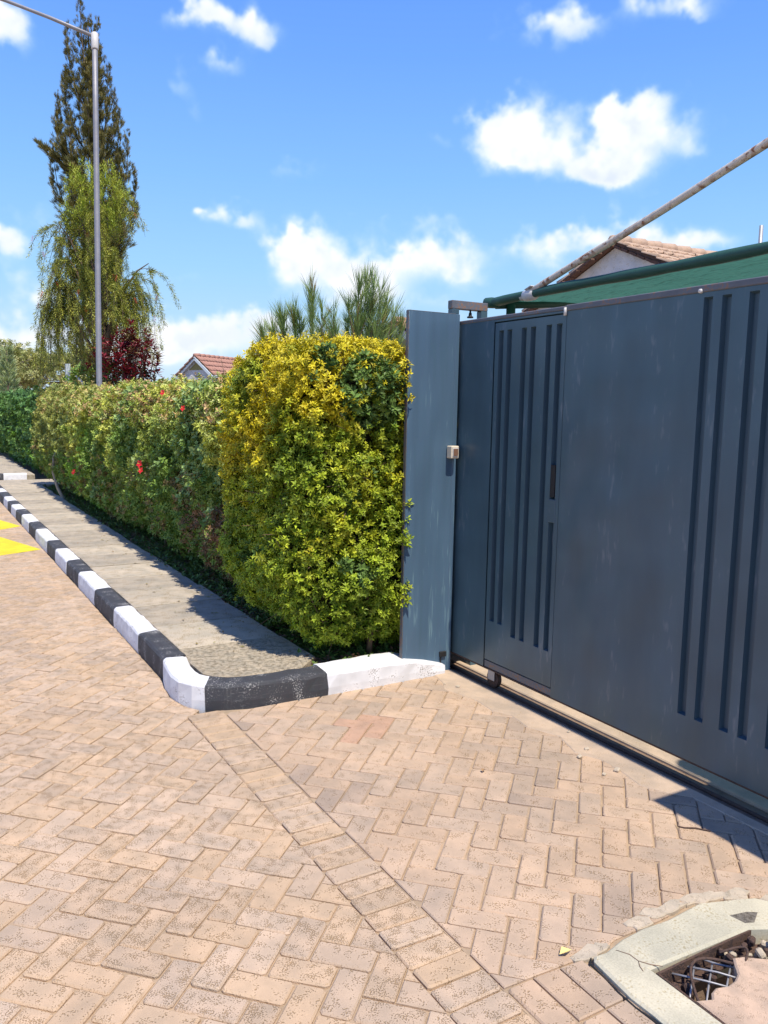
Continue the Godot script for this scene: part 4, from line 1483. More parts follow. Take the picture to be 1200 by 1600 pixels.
	var lc := []
	var one := begin()
	leaf(one, Vector3(-0.018, 0, 0), Vector3.RIGHT, Vector3.BACK, 0.036, 0.017, white, white, 0.2, 0.1)
	for k in 900:
		var x := -4.30 - pow(rng.randf(), 2.2) * 9.0
		var z := rng.randf_range(-2.7, -2.08)
		if k < 420:
			x = rng.randf_range(-4.72, -4.31)
			z = rng.randf_range(-2.9, -2.04)
		lx.append(Transform3D(basis_on(Vector3(jit(0.5), 1, jit(0.5)), rng.randf() * TAU, rng.randf_range(0.6, 1.2)), Vector3(x, 0.095, z)))
		lc.append(Color(0.34, 0.15, 0.085).lerp(Color(0.42, 0.30, 0.17), rng.randf()))
	for k in 90:
		lx.append(Transform3D(basis_on(Vector3(jit(0.3), 1, jit(0.3)), rng.randf() * TAU, rng.randf_range(0.6, 1.1)), Vector3(-4.5 - rng.randf() * 7.0, 0.141, -2.10 + pow(rng.randf(), 2.0) * 0.55)))
		lc.append(Color(0.30, 0.17, 0.08).lerp(Color(0.30, 0.30, 0.08), rng.randf()))
	many("litter", done(one), M.leaves, lx, lc, weeds)

# upright plume: fills arrays with sprays along a rising curve, and the branch into st
func plume(st: SurfaceTool, foot: Vector3, out: Vector3, tip: Vector3, size: float, n: int, xf: Array, cols: Array, c0: Color, c1: Color, wide: float) -> void:
	var pts := []
	for i in 7:
		var t := i / 6.0
		var a := foot.lerp(out, t)
		var b := out.lerp(tip, t)
		pts.append(a.lerp(b, t))
	tube(st, pts, [0.035, 0.03, 0.026, 0.02, 0.014, 0.01, 0.005], 5, false)
	var nodes := 22
	var sides := []
	for k in nodes: sides.append(Vector3(jit(1), jit(0.5), jit(1)).normalized() * rng.randf_range(0.55, 1.25))
	for i in n:
		var k := rng.randi() % nodes
		var t := clampf(0.2 + 0.8 * (k + 0.5 + rng.randfn(0, 0.5)) / nodes, 0.0, 1.0)
		var a := foot.lerp(out, t)
		var b := out.lerp(tip, t)
		var p := a.lerp(b, t)
		var d := (b - a).normalized()
		var w := wide * (1.0 - t) + 0.10
		var off: Vector3 = (sides[k] * rng.randf() + jit3(0.35)) * w
		var dir := d + off.normalized() * lerpf(0.9, 0.25, t) + Vector3(0, 0.3, 0)
		xf.append(Transform3D(basis_on(dir, rng.randf() * TAU, size * lerpf(1.1, 0.5, t) * rng.randf_range(0.6, 1.2)), p + off * 0.8))
		cols.append(c0.lerp(c1, rng.randf()) * rng.randf_range(0.75, 1.15))

func trees() -> void:
	# tall columnar conifer
	var cy := thing("conifer_tree", "tall narrow dark conifer with ragged upright plumes behind the street lamp", "tree", Vector3(-28.3, 0, -5.5))
	var st := begin(false)
	tube(st, [Vector3(0, 0, 0), Vector3(0.05, 4, 0), Vector3(-0.05, 8, 0.02), Vector3(-0.2, 11.5, 0), Vector3(-0.45, 13.6, 0)], [0.22, 0.17, 0.12, 0.06, 0.02], 8)
	put("trunk", done(st), M.bark, cy)
	var R := Vector3(0.501, 0, -0.865)      # across the view of the street, metres to the right of the trunk
	var D := Vector3(0.865, 0, 0.501)
	st = begin(false)
	var xf := []
	var cols := []
	var c0 := Color(0.125, 0.135, 0.045)
	var c1 := Color(0.31, 0.265, 0.085)
	# [foot height, side, depth, tip height, plume length reach]
	var tips := [[-0.35, 0.0, 14.35], [-0.75, 0.2, 13.4], [-0.05, -0.2, 13.8], [0.25, 0.1, 13.6], [0.55, 0.0, 12.5], [-0.95, 0.1, 12.1], [0.35, 0.4, 12.9], [-0.45, -0.4, 13.1],
		[-1.15, 0.1, 10.75], [-1.45, 0.0, 9.95], [-1.05, 0.5, 11.3], [0.65, -0.3, 11.6], [0.95, 0.1, 10.9], [1.25, 0.1, 10.3], [1.35, -0.2, 9.2], [1.05, 0.4, 8.5], [0.85, 0.0, 7.6],
		[-0.6, 0.6, 10.6], [0.1, 0.7, 11.2], [0.45, 0.6, 10.2], [-0.2, 0.6, 9.4], [0.6, -0.6, 9.8], [-0.7, -0.5, 9.2], [0.0, -0.7, 10.2], [0.2, 0.6, 12.1], [-0.25, -0.6, 12.0], [0.95, 0.2, 9.7], [0.75, 0.4, 8.6], [0.3, 0.5, 8.2]]
	for t in tips:
		var top: Vector3 = R * (t[0] * 0.88) + D * t[1] + Vector3(0, t[2], 0)
		var len := rng.randf_range(2.4, 3.4)
		var foot := Vector3(0, maxf(4.5, t[2] - len), 0)
		var out: Vector3 = R * (t[0] * 1.0) + D * (t[1] * 1.15) + Vector3(0, t[2] - len * 0.62, 0)
		plume(st, foot, out, top, 0.78, 210, xf, cols, c0, c1, 0.5)
	for k in 22:
		var a := rng.randf() * TAU
		var h := rng.randf_range(3.5, 8.5)
		var rr := rng.randf_range(0.5, 1.0)
		plume(st, Vector3(0, h - 1.6, 0), Vector3(cos(a) * rr, h - 0.8, sin(a) * rr), Vector3(cos(a) * rr * 0.9, h + 0.9, sin(a) * rr * 0.9), 1.1, 110, xf, cols, c0, c1, 0.45)
	plume(st, Vector3(0, 8.6, 0), R * -1.1 + Vector3(0, 9.2, 0), R * -1.75 + Vector3(0, 9.95, 0), 1.1, 150, xf, cols, c0, c1, 0.3)
	put("branches", done(st), M.bark, cy)
	many("foliage", needle_spray(16, 0.24, 0.022, 0.22, 0.7, Color(0.8, 0.8, 0.8), Color(1, 1, 1)), M.leaves, xf, cols, cy)

	# weeping bottlebrush
	var bb := thing("bottlebrush_tree", "weeping tree with drooping leafy strands and small red flowers in front of the conifer", "tree", Vector3(-19.0, 0, -3.8))
	st = begin(false)
	tube(st, [Vector3(0, 0, 0), Vector3(0.05, 1.2, 0.05), Vector3(-0.05, 2.6, 0), Vector3(0.05, 4.0, 0), Vector3(0, 5.4, 0), Vector3(-0.1, 6.5, 0)], [0.15, 0.13, 0.11, 0.085, 0.05, 0.02], 8)
	put("trunk", done(st), M.bark, bb)
	st = begin(false)
	xf = []
	cols = []
	var fl := []
	# limbs: [start height, across, depth, height of the arch]
	var limbs := [[2.4, -1.0, 0.1, 4.5], [2.7, -0.7, 0.3, 4.9], [3.0, -0.4, -0.3, 5.2], [3.4, 0.3, 0.3, 5.0], [2.5, 0.65, 0.2, 4.4], [2.6, 0.75, -0.3, 4.3], [3.6, -0.55, 0.0, 5.9], [3.8, 0.1, 0.4, 5.9], [2.2, -0.9, -0.4, 4.2], [2.2, 0.45, 0.5, 4.1], [2.6, -0.15, 0.6, 4.6], [4.2, 0.2, -0.2, 6.3], [3.0, 1.05, 0.1, 4.75], [3.2, -0.85, 0.2, 5.55], [2.3, -1.15, 0.0, 3.9]]
	for l in limbs:
		var foot := Vector3(0, l[0], 0)
		var tip: Vector3 = R * l[1] + D * l[2] + Vector3(0, l[3], 0)
		var mid := foot.lerp(tip, 0.5) + Vector3(0, 0.35, 0)
		tube(st, [foot, foot.lerp(mid, 0.5) + Vector3(0, 0.06, 0), mid, mid.lerp(tip, 0.5) + Vector3(0, 0.10, 0), tip], [0.06, 0.045, 0.03, 0.018, 0.008], 6, false)
		var n := 13 if l[1] < 0.9 else 6
		for k in n:
			var s := mid.lerp(tip, rng.randf_range(0.3, 1.0)) + jit3(0.12)
			var away := Vector3(tip.x, 0, tip.z).normalized() * rng.randf_range(0.05, 0.42) + Vector3(jit(0.28), 0, jit(0.28))
			var drop := rng.randf_range(0.6, 2.0) if l[3] < 5.3 else rng.randf_range(0.4, 1.3)
			var q1 := s + away * 0.6 + Vector3(0, 0.14, 0)
			var q2 := s + away + Vector3(0, -drop * 0.35, 0)
			var q3 := s + away * 1.15 + Vector3(jit(0.06), -drop, jit(0.06))
			var strand := []
			for j in 9:
				var t := j / 8.0
				strand.append(s.lerp(q1, t).lerp(q1.lerp(q2, t), t).lerp(q1.lerp(q2, t).lerp(q2.lerp(q3, t), t), t))
			tube(st, strand, [0.008, 0.007, 0.007, 0.006, 0.005, 0.005, 0.004, 0.003, 0.002], 4, false)
			var cnt := int(8 + drop * 19)
			for j in cnt:
				var t := rng.randf_range(0.12, 1.0)
				var a := s.lerp(q1, t).lerp(q1.lerp(q2, t), t)
				var b := q1.lerp(q2, t).lerp(q2.lerp(q3, t), t)
				var p := a.lerp(b, t)
				var dir := (b - a).normalized() + jit3(0.35)
				xf.append(Transform3D(basis_on(dir, rng.randf() * TAU, rng.randf_range(0.7, 1.25)), p + jit3(0.03)))
				cols.append(Color(0.26, 0.32, 0.07).lerp(Color(0.62, 0.60, 0.11), rng.randf()) * rng.randf_range(0.7, 1.2))
			if rng.randf() < 0.22:
				fl.append(q2)
	# bright upright new growth at the top
	for k in 420:
		var p := Vector3(0, rng.randf_range(5.2, 6.75), 0) + R * (jit(0.7) - 0.1) + D * jit(0.4)
		if Vector2(p.dot(R) + 0.1, (p.y - 5.9) * 0.8).length() > 0.72: continue
		xf.append(Transform3D(basis_on(Vector3(jit(0.6), 1, jit(0.6)), rng.randf() * TAU, rng.randf_range(0.9, 1.6)), p))
		cols.append(Color(0.36, 0.46, 0.05).lerp(Color(0.58, 0.60, 0.08), rng.randf()))
	put("branches", done(st), M.bark, bb)
	many("foliage", sprig(11, 0.085, 0.014, 0.13, 0.5, Color(0.8, 0.85, 0.8), Color(1, 1, 1)), M.leaves, xf, cols, bb)
	for p in fl:
		var s2 := begin()
		for k in 26:
			var a := k * 2.4
			blade(s2, Vector3(0, 0.10 * k / 26.0, 0), Vector3(cos(a), 0.3, sin(a)), Vector3(-sin(a), 0, cos(a)), 0.035, 0.008, Color(1, 1, 1), Color(1, 1, 1))
		put("flower", done(s2), M.red, bb, Transform3D(basis_on(Vector3(jit(0.4), -1, jit(0.4)), 0.0, 1.2), p))

	# dark red shrub
	var rs := thing("red_shrub", "dark red leafed shrub standing behind the hedge beside the lamp post", "shrub", Vector3(-17.7, 0, -3.95))
	st = begin(false)
	xf = []
	cols = []
	for k in 46:
		var a := rng.randf() * TAU
		var rr := sqrt(rng.randf()) * 0.78
		var h := 3.15 - rr * rr * 0.75 + jit(0.22) - rng.randf() * rng.randf() * 0.9
		var tip := R * (cos(a) * rr + 0.02) + D * (sin(a) * rr * 0.6) + Vector3(0, h, 0)
		tube(st, [Vector3(jit(0.2), 0.0, jit(0.2)), tip * Vector3(0.6, 0.55, 0.6), tip], [0.02, 0.014, 0.008], 4, false)
		for j in 3:
			xf.append(Transform3D(basis_on(Vector3(jit(0.35), 1, jit(0.35)), rng.randf() * TAU, rng.randf_range(0.8, 1.2)), tip - Vector3(jit(0.08), j * 0.13, jit(0.08))))
			cols.append(Color(0.15, 0.015, 0.025).lerp(Color(0.30, 0.03, 0.045), rng.randf()) if rng.randf() < 0.88 else Color(0.20, 0.15, 0.06))
	put("stems", done(st), M.bark, rs)
	many("foliage", sprig(11, 0.17, 0.055, 0.10, 0.75, Color(0.8, 0.8, 0.8), Color(1, 1, 1)), M.gloss_leaves, xf, cols, rs)
	# green undergrowth between the shrub and the hedge
	var ug := thing("green_shrub", "bright green bush low down behind the hedge under the dark red shrub", "shrub", Vector3(-18.1, 0, -3.6))
	st = begin(false)
	xf = []
	cols = []
	for k in 150:
		var p := R * jit(0.85) + D * jit(0.35) + Vector3(0, rng.randf_range(1.5, 2.45), 0)
		if k % 10 == 0: tube(st, [Vector3(jit(0.1), 0, jit(0.1)), p], [0.015, 0.006], 4, false)
		xf.append(Transform3D(basis_on(Vector3(jit(0.7), 1, jit(0.7)), rng.randf() * TAU, rng.randf_range(0.8, 1.4)), p))
		cols.append(Color(0.12, 0.25, 0.04).lerp(Color(0.26, 0.38, 0.07), rng.randf()))
	put("stems", done(st), M.bark, ug)
	many("foliage", sprig(9, 0.12, 0.05, 0.10, 0.8, Color(0.8, 0.8, 0.8), Color(1, 1, 1)), M.leaves, xf, cols, ug)

	# feathery shrub above the yellow hedge
	var ca := thing("feathery_shrub", "feathery grey green shrub with thin upright needles rising above the yellow hedge", "shrub", Vector3(-6.85, 0, -3.45))
	st = begin(false)
	xf = []
	cols = []
	# shoots: [across, top height, lean across at the base]
	var shoots := [[-0.66, 2.30, -0.30], [-0.60, 2.36, -0.25], [-0.50, 2.46, -0.25], [-0.40, 2.56, -0.2], [-0.22, 2.78, -0.15], [-0.27, 2.66, -0.1], [-0.13, 2.56, -0.05], [-0.02, 2.52, 0.0], [0.10, 2.62, 0.05], [0.20, 2.78, 0.1], [0.26, 2.86, 0.12], [0.33, 2.80, 0.15], [0.40, 2.74, 0.2], [0.45, 2.66, 0.2], [0.52, 2.55, 0.25], [0.59, 2.44, 0.3], [0.22, 2.68, 0.1], [0.30, 2.66, 0.15], [-0.35, 2.48, -0.2], [0.0, 2.38, 0.0], [0.42, 2.52, 0.2], [0.16, 2.5, 0.1], [0.34, 2.5, 0.1]]
	for s in shoots:
		var z := jit(0.22)
		var tip: Vector3 = R * s[0] + D * z + Vector3(0, s[1], 0)
		var foot: Vector3 = R * s[2] + D * z * 0.5 + Vector3(0, 1.3, 0)
		var out: Vector3 = foot.lerp(tip, 0.55) + R * (s[0] * 0.12)
		if s[0] < -0.45: out += Vector3(0, 0.22, 0)
		var pts := []
		for i in 6:
			var t := i / 5.0
			pts.append(foot.lerp(out, t).lerp(out.lerp(tip, t), t))
		tube(st, pts, [0.010, 0.008, 0.006, 0.005, 0.004, 0.002], 4, false)
		for j in 105:
			var t := rng.randf_range(0.12, 1.0)
			var a := foot.lerp(out, t)
			var b := out.lerp(tip, t)
			var d := (b - a).normalized()
			xf.append(Transform3D(basis_on(d + jit3(0.5) + Vector3(0, 0.1, 0), rng.randf() * TAU, rng.randf_range(0.5, 1.2)), a.lerp(b, t)))
			cols.append(Color(0.13, 0.21, 0.075).lerp(Color(0.33, 0.43, 0.13), rng.randf()) if rng.randf() < 0.93 else Color(0.30, 0.20, 0.06))
	tube(st, [Vector3(0, 0, 0), Vector3(0.02, 0.7, 0.01), Vector3(0, 1.4, 0)], [0.035, 0.03, 0.02], 6, false)
	put("stems", done(st), M.bark, ca)
	many("foliage", needle_spray(7, 0.20, 0.0046, 0.07, 0.28, Color(0.85, 0.85, 0.85), Color(1, 1, 1), -0.02), M.leaves, xf, cols, ca)

	# broad flat-topped tree far left
	var ac := thing("spreading_tree", "broad flat topped olive green tree far behind the hedge at the left edge", "tree", Vector3(-49.0, 0, -4.0))
	st = begin(false)
	tube(st, [Vector3(0, 0, 0), Vector3(0.2, 1.5, 0.1), Vector3(0, 2.8, 0)], [0.3, 0.24, 0.2], 8)
	put("trunk", done(st), M.bark, ac)
	st = begin(false)
	xf = []
	cols = []
	for k in 60:
		var a := rng.randf() * TAU
		var rr := sqrt(rng.randf()) * 5.6
		var h := 4.75 - rr * rr * 0.03 - rng.randf() * (2.4 if rr > 2.0 else 1.0)
		var c := Vector3(cos(a) * rr, h, sin(a) * rr)
		tube(st, [Vector3(0, 2.5, 0), Vector3(c.x * 0.45, 2.5 + (h - 2.5) * 0.7, c.z * 0.45), c], [0.09, 0.05, 0.015], 4, false)
		var shade := rng.randf_range(0.8, 1.15)
		for j in 75:
			var o := Vector3(rng.randfn(0, 0.55), rng.randfn(0, 0.14), rng.randfn(0, 0.55))
			xf.append(Transform3D(basis_on(Vector3(jit(0.9), 0.7, jit(0.9)), rng.randf() * TAU, rng.randf_range(0.7, 1.3)), c + o))
			cols.append((Color(0.34, 0.38, 0.11).lerp(Color(0.58, 0.56, 0.24), rng.randf())) * shade)
	put("branches", done(st), M.bark_pale, ac)
	many("foliage", sprig(10, 0.16, 0.07, 0.16, 0.9, Color(0.85, 0.85, 0.85), Color(1, 1, 1)), M.leaves, xf, cols, ac)
	# young pointed conifer
	var yc := thing("young_conifer", "small pointed hazy green conifer at the left edge above the hedge", "tree", Vector3(-33.4, 0, -3.2))
	st = begin(false)
	tube(st, [Vector3.ZERO, Vector3(0, 2, 0), Vector3(0, 3.7, 0)], [0.06, 0.04, 0.008], 6)
	put("trunk", done(st), M.bark, yc)
	xf = []
	cols = []
	for k in 330:
		var h := 0.5 + 3.1 * pow(rng.randf(), 0.8)
		var w := (3.8 - h) * 0.16 + 0.03
		var a := rng.randf() * TAU
		var r2 := sqrt(rng.randf()) * w
		xf.append(Transform3D(basis_on(Vector3(cos(a) * 0.8, 0.9, sin(a) * 0.8), rng.randf() * TAU, rng.randf_range(0.8, 1.3)), Vector3(cos(a) * r2, h, sin(a) * r2)))
		cols.append(Color(0.33, 0.40, 0.19).lerp(Color(0.46, 0.54, 0.28), rng.randf()))
	many("foliage", needle_spray(12, 0.16, 0.02, 0.16, 0.5, Color(0.85, 0.85, 0.85), Color(1, 1, 1)), M.leaves, xf, cols, yc)
	# low wooded rise on the skyline
	st = begin(false)
	var at := func(i: int, j: int) -> Vector3:
		var a := lerpf(-2.4, 0.2, i / 60.0)
		var rad := 140.0 + j * 26.0
		var y := -2.0 + (9.0 if j == 2 or j == 3 else (4.0 if j == 1 or j == 4 else -1.0)) * (0.8 + 0.5 * n_lump.get_noise_2d(i * 0.13, j * 0.2)) * 0.75
		return Vector3(cos(a) * -rad if false else sin(a) * rad, y, -cos(a) * rad)
	for i in 60:
		for j in 5:
			quad(st, at.call(i, j), at.call(i + 1, j), at.call(i + 1, j + 1), at.call(i, j + 1), Vector3.UP)
	tag(put("hills", done(st), dress(mat(Color(0.16, 0.17, 0.08), 1.0), M.grit, 40.0)), "low dull green rise on the skyline", "", "", "structure")

# ------------------------------------------------------------------ lamp and small things
func street_lamp() -> void:
	var lamp := thing("street_lamp", "tall grey tubular street lamp post rising from behind the hedge", "street lamp", Vector3(-15.83, 0, -3.035))
	var top := Vector3(-1.07, 8.55, -0.318)
	var pts := []
	var rad := []
	for i in 7:
		pts.append(top * (i / 6.0))
		rad.append(lerpf(0.054, 0.049, i / 6.0))
	put("post", tube_mesh(pts, rad, 14), M.galv, lamp)
	put("base_plate", tube_mesh([Vector3(0, 0.0, 0), Vector3(0, 0.03, 0)], [0.16, 0.16], 4), M.galv, lamp)
	put("collar", tube_mesh([top * 0.972, top * 0.974, top * 1.006, top * 1.008], [0.060, 0.067, 0.067, 0.055], 14), M.pale_metal, lamp)
	var a0 := top * 1.0
	var a1 := a0 + Vector3(-0.95, 0.66, 1.42)
	var a2 := a0 + Vector3(-1.35, 0.88, 2.1)
	put("arm", tube_mesh([a0, a0.lerp(a1, 0.5) + Vector3(0, 0.015, 0), a1, a2], [0.036, 0.034, 0.032, 0.03], 10), M.galv, lamp)
	var st := begin(false)
	tube(st, [a2 + Vector3(0.05, -0.03, -0.08), a2 + Vector3(-0.05, 0.03, 0.08), a2 + Vector3(-0.25, 0.10, 0.40), a2 + Vector3(-0.38, 0.13, 0.6)], [0.05, 0.08, 0.11, 0.05], 10)
	put("lamp_head", done(st), M.pale_metal, lamp)

func small_things() -> void:
	# white post with a slanting stay, seen over the hedge
	var wp := thing("white_post", "white square post with a slanting stay beyond the hedge, left of the lamp post", "post", Vector3(-19.28, 0, -3.07))
	var st := begin()
	box(st, Vector3(-0.05, 0, -0.05), Vector3(0.05, 2.56, 0.05), 0.006)
	put("post", done(st), M.fascia, wp)
	put("stay", tube_mesh([Vector3(0.03, 2.40, -0.09), Vector3(0.20, 2.07, -0.33), Vector3(0.45, 1.6, -0.68)], [0.022, 0.03, 0.022], 8), M.white_kerb, wp)
	st = begin()
	box(st, Vector3(0.0, -0.03, 0.0), Vector3(0.52, 0.03, 0.04), 0.004, Transform3D(Basis(Vector3.UP, 1.05), Vector3(-0.02, 1.93, -0.02)))
	put("cross_bar", done(st), M.pale_metal, wp)

	# broken drain
	var dr := thing("drain_surround", "pale cast concrete drain surround with a chipped edge at the lower right", "drain")
	st = begin()
	var outer := [Vector2(-1.672, -1.753), Vector2(-1.655, -1.738), Vector2(-1.488, -1.718), Vector2(-1.414, -1.722), Vector2(-1.2, -1.718), Vector2(-0.72, -1.722), Vector2(-0.72, -1.868), Vector2(-1.30, -1.866), Vector2(-1.545, -1.862), Vector2(-1.534, -2.08), Vector2(-1.526, -2.30), Vector2(-1.49, -2.37), Vector2(-1.40, -2.42), Vector2(-1.0, -2.44), Vector2(-1.0, -2.585), Vector2(-1.46, -2.575), Vector2(-1.585, -2.50), Vector2(-1.628, -2.47), Vector2(-1.66, -2.385), Vector2(-1.70, -2.27), Vector2(-1.688, -2.10), Vector2(-1.696, -1.99), Vector2(-1.688, -1.886), Vector2(-1.668, -1.80)]
	prism(st, PackedVector2Array(outer), 0.016, -0.12, 0.008, 0.007)
	put("surround", done(st), M.frame_concrete, dr)
	# crumbled mortar along its outer edge
	for q in [[-1.71, -1.77, 0.030], [-1.705, -1.80, 0.022], [-1.735, -2.02, 0.030], [-1.74, -2.12, 0.036], [-1.735, -2.30, 0.030], [-1.715, -2.36, 0.026], [-1.68, -2.46, 0.032], [-1.60, -2.555, 0.034], [-1.55, -2.60, 0.03], [-1.48, -2.61, 0.04], [-1.738, -2.19, 0.026]]:
		st = begin()
		var poly := PackedVector2Array()
		for k in 11:
			var a := TAU * k / 11.0
			var r: float = q[2] * rng.randf_range(0.55, 1.35)
			poly.append(Vector2(cos(a) * r, sin(a) * r * 2.2))
		prism(st, poly, 0.0055 + jit(0.002), -0.01, 0.003, 0.004, true, Transform3D(Basis(), Vector3(q[0], 0, q[1])))
		put("mortar_lump", done(st), M.mortar, dr)
	# chip in the surround
	st = begin()
	prism(st, PackedVector2Array([Vector2(-1.60, -2.30), Vector2(-1.585, -2.37), Vector2(-1.565, -2.40), Vector2(-1.535, -2.34), Vector2(-1.548, -2.31)]), 0.0172, 0.01, 0.002, 0.001)
	put("spalled_patch", done(st), dress(mat(Color(0.26, 0.23, 0.19), 1.0), M.worn, 0.3, 0.6), dr)
	for c in [[-1.688, -1.80, -1.545, -1.862], [-1.56, -1.84, -1.545, -1.90]]:
		pass
	var crack := [[Vector3(-1.655, 0.0166, -1.83), Vector3(-1.62, 0.0166, -1.852), Vector3(-1.585, 0.0166, -1.853), Vector3(-1.556, 0.0166, -1.872), Vector3(-1.532, 0.0166, -1.90)], [Vector3(-1.585, 0.0166, -1.853), Vector3(-1.566, 0.0166, -1.838), Vector3(-1.545, 0.0166, -1.83)]]
	for c in crack:
		put("crack", tube_mesh(c, [0.0012, 0.0018, 0.0015, 0.002, 0.001].slice(0, c.size()), 4), M.dirt, dr)
	put("gap", tube_mesh([Vector3(-1.69, 0.001, -1.76), Vector3(-1.66, 0.001, -1.727), Vector3(-1.60, 0.001, -1.722), Vector3(-1.53, 0.001, -1.712), Vector3(-1.46, 0.001, -1.710), Vector3(-1.40, 0.001, -1.716), Vector3(-1.30, 0.001, -1.711), Vector3(-1.10, 0.001, -1.714)], [0.002, 0.004, 0.002, 0.004, 0.003, 0.005, 0.004, 0.003], 6), M.dark, dr)  # thin dark bar, its colour standing for shade in a deep joint
	# steel angle rim round the hole
	st = begin()
	box(st, Vector3(-1.530, -0.05, -2.37), Vector3(-1.522, 0.008, -1.876), 0.001)
	box(st, Vector3(-1.521, -0.05, -2.37), Vector3(-1.490, -0.043, -1.876), 0.001)
	box(st, Vector3(-1.530, -0.05, -1.8755), Vector3(-0.72, 0.008, -1.868), 0.001)
	put("steel_rim", done(st), M.rust, dr)
	st = begin()
	box(st, Vector3(-1.53, -0.62, -2.5), Vector3(-0.7, -0.60, -1.86), 0.0)
	put("pit_floor", done(st), M.dark, dr)
	st = begin()
	quad(st, Vector3(-1.531, -0.05, -2.5), Vector3(-1.531, -0.05, -1.867), Vector3(-1.531, -0.6, -1.867), Vector3(-1.531, -0.6, -2.5), Vector3.RIGHT)
	quad(st, Vector3(-1.531, -0.05, -1.867), Vector3(-0.7, -0.05, -1.867), Vector3(-0.7, -0.6, -1.867), Vector3(-1.531, -0.6, -1.867), Vector3.FORWARD)
	put("pit_wall", done(st), M.dirt, dr)
	# broken cover slab
	var lid := thing("drain_cover", "broken pinkish concrete drain cover with a jagged edge over a dark hole", "drain cover")
	st = begin()
	var edge := PackedVector2Array([Vector2(-1.497, -1.880), Vector2(-1.44, -1.879), Vector2(-1.40, -1.878), Vector2(-0.75, -1.878), Vector2(-0.75, -2.42), Vector2(-1.30, -2.42), Vector2(-1.36, -2.33), Vector2(-1.39, -2.25), Vector2(-1.425, -2.20), Vector2(-1.452, -2.165), Vector2(-1.462, -2.135), Vector2(-1.437, -2.11), Vector2(-1.408, -2.085), Vector2(-1.392, -2.05), Vector2(-1.388, -2.01), Vector2(-1.40, -1.975), Vector2(-1.392, -1.945), Vector2(-1.378, -1.925), Vector2(-1.39, -1.905), Vector2(-1.43, -1.893)])
	edge = PackedVector2Array([Vector2(-1.392, -1.880), Vector2(-0.75, -1.878), Vector2(-0.75, -2.42), Vector2(-1.30, -2.42), Vector2(-1.36, -2.33), Vector2(-1.39, -2.25), Vector2(-1.425, -2.20), Vector2(-1.452, -2.165), Vector2(-1.462, -2.135), Vector2(-1.437, -2.11), Vector2(-1.408, -2.085), Vector2(-1.392, -2.05), Vector2(-1.388, -2.01), Vector2(-1.40, -1.975), Vector2(-1.392, -1.945), Vector2(-1.374, -1.925), Vector2(-1.382, -1.905)])
	prism(st, edge, 0.010, -0.055, 0.006, 0.005)
	put("slab", done(st), M.lid, lid)
	# exposed reinforcement
	for r in [[Vector3(-1.525, -0.012, -1.93), Vector3(-1.37, -0.010, -2.05)], [Vector3(-1.525, -0.014, -2.00), Vector3(-1.38, -0.012, -2.11)], [Vector3(-1.50, -0.018, -2.09), Vector3(-1.375, -0.018, -1.90)], [Vector3(-1.52, -0.018, -2.03), Vector3(-1.42, -0.018, -1.885)], [Vector3(-1.47, -0.018, -2.14), Vector3(-1.38, -0.018, -1.99)], [Vector3(-1.525, -0.014, -2.07), Vector3(-1.44, -0.012, -2.13)]]:
		var m: Vector3 = (r[0] + r[1]) / 2.0 + Vector3(jit(0.004), jit(0.006), jit(0.004))
		put("mesh_wire", tube_mesh([r[0], m, r[1]], [0.0032, 0.0032, 0.0032], 6), M.steel, lid)
	var hoop := []
	for k in 15:
		var t := k / 14.0
		hoop.append(Vector3(-1.385 - 0.105 * sin(t * PI) - 0.035 * t, -0.002 + 0.012 * sin(t * PI), -1.885 - 0.26 * t))
	var hr := []
	for k in 15: hr.append(0.0045)
	put("bent_bar", tube_mesh(hoop, hr, 6), M.rust, lid)
	var hoop2 := []
	for k in 9:
		var t := k / 8.0
		hoop2.append(Vector3(-1.50 + 0.07 * t, 0.006 + 0.014 * sin(t * PI), -2.12 - 0.06 * sin(t * PI) - 0.03 * t))
	put("bent_bar", tube_mesh(hoop2, [0.004, 0.004, 0.004, 0.004, 0.004, 0.004, 0.004, 0.004, 0.004], 6), M.rust, lid)
	# rubble in the gap
	var k := 0
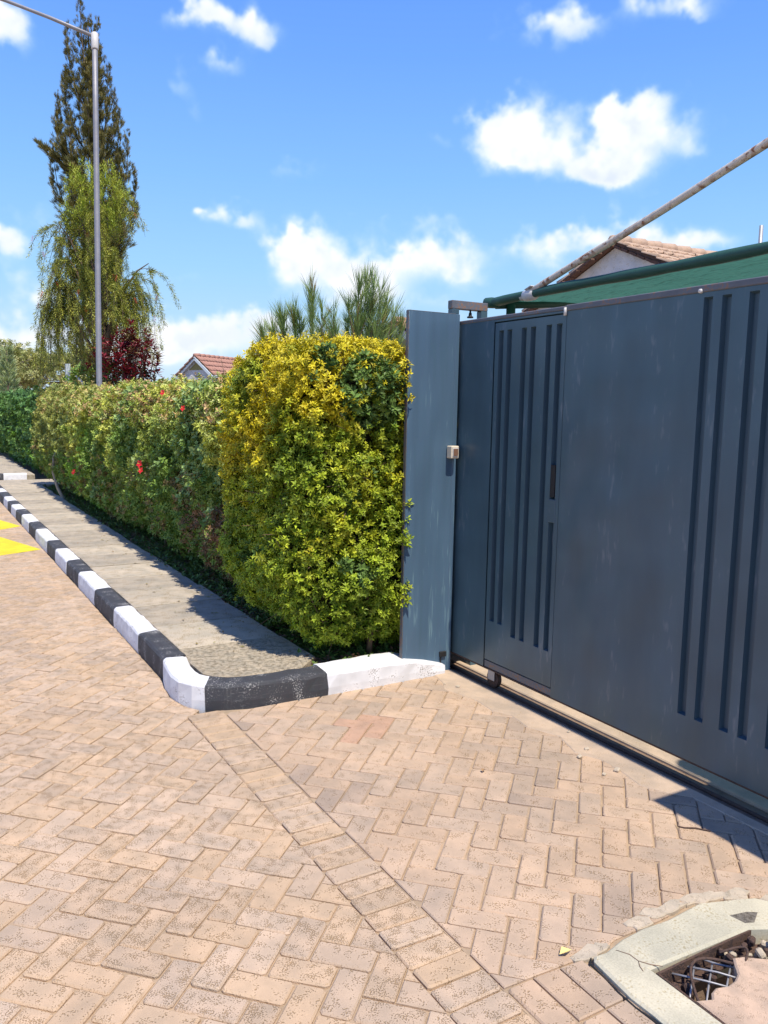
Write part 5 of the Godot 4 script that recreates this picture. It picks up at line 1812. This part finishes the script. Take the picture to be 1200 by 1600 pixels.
	for q in range(34):
		st = begin()
		var s := rng.randf_range(0.006, 0.017)
		var c := Vector3(rng.randf_range(-1.515, -1.47), -0.036, rng.randf_range(-2.33, -1.90))
		if q > 12: c = Vector3(rng.randf_range(-1.515, -1.445), rng.randf_range(-0.036, -0.008), rng.randf_range(-2.34, -2.13))
		var pale := rng.randf() < 0.25
		box(st, Vector3(-s, -s * 0.7, -s * 1.2), Vector3(s, s * 0.7, s * 1.2), s * 0.35, Transform3D(Basis.from_euler(Vector3(jit(2), jit(2), jit(2))), c))
		put("rubble", done(st), M.mortar if pale else M.rust, lid)
		k += 1

	# dry leaves and a wire on the paving
	var spots := [[Vector3(-1.735, 0.004, -1.69), 1.0, Color(0.72, 0.55, 0.22), "curled pale yellow dry leaf on the pavers beside the drain surround"], [Vector3(-2.9, 0.004, -2.25), 0.7, Color(0.36, 0.22, 0.12), "small brown dry leaf lying on the driveway pavers in front of the wicket door"]]
	for s in spots:
		st = begin()
		leaf(st, Vector3(-0.022, 0.004, 0), Vector3(1, 0.15, 0.1), Vector3.BACK, 0.048, 0.030, s[2], s[2], 0.35, 0.1)
		var lm := mat(Color(1, 1, 1), 0.7)
		lm.vertex_color_use_as_albedo = true
		var o := put("dry_leaf", done(st), lm, null, Transform3D(Basis(Vector3.UP, rng.randf() * TAU) * s[1], s[0]))
		tag(o, s[3], "leaf", "dry leaves on the paving")
	var wire := put("bent_wire", tube_mesh([Vector3(-2.115, 0.018, -2.655), Vector3(-2.105, 0.004, -2.648), Vector3(-2.085, 0.004, -2.662), Vector3(-2.06, 0.005, -2.70), Vector3(-2.015, 0.004, -2.735)], [0.0035, 0.0035, 0.003, 0.003, 0.002], 6), M.rust)
	tag(wire, "bent rusty wire lying on the pavers at the edge of the gate shadow", "wire")
	# reddish stain of spilt brick dust and small grit at the foot of the gate
	for q in 7:
		st = begin()
		var s := rng.randf_range(0.006, 0.013)
		box(st, Vector3(-s, -s * 0.5, -s), Vector3(s, s * 0.6, s * 1.3), s * 0.4, Transform3D(Basis.from_euler(Vector3(jit(0.4), jit(3), jit(0.4))), Vector3(rng.randf_range(-4.1, -2.6), 0.006, rng.randf_range(-2.97, -2.72))))
		var o := put("pebble", done(st), M.mortar)
		tag(o, "small pale chip of stone lying loose on the concrete strip along the gate", "pebble", "stone chips along the gate")
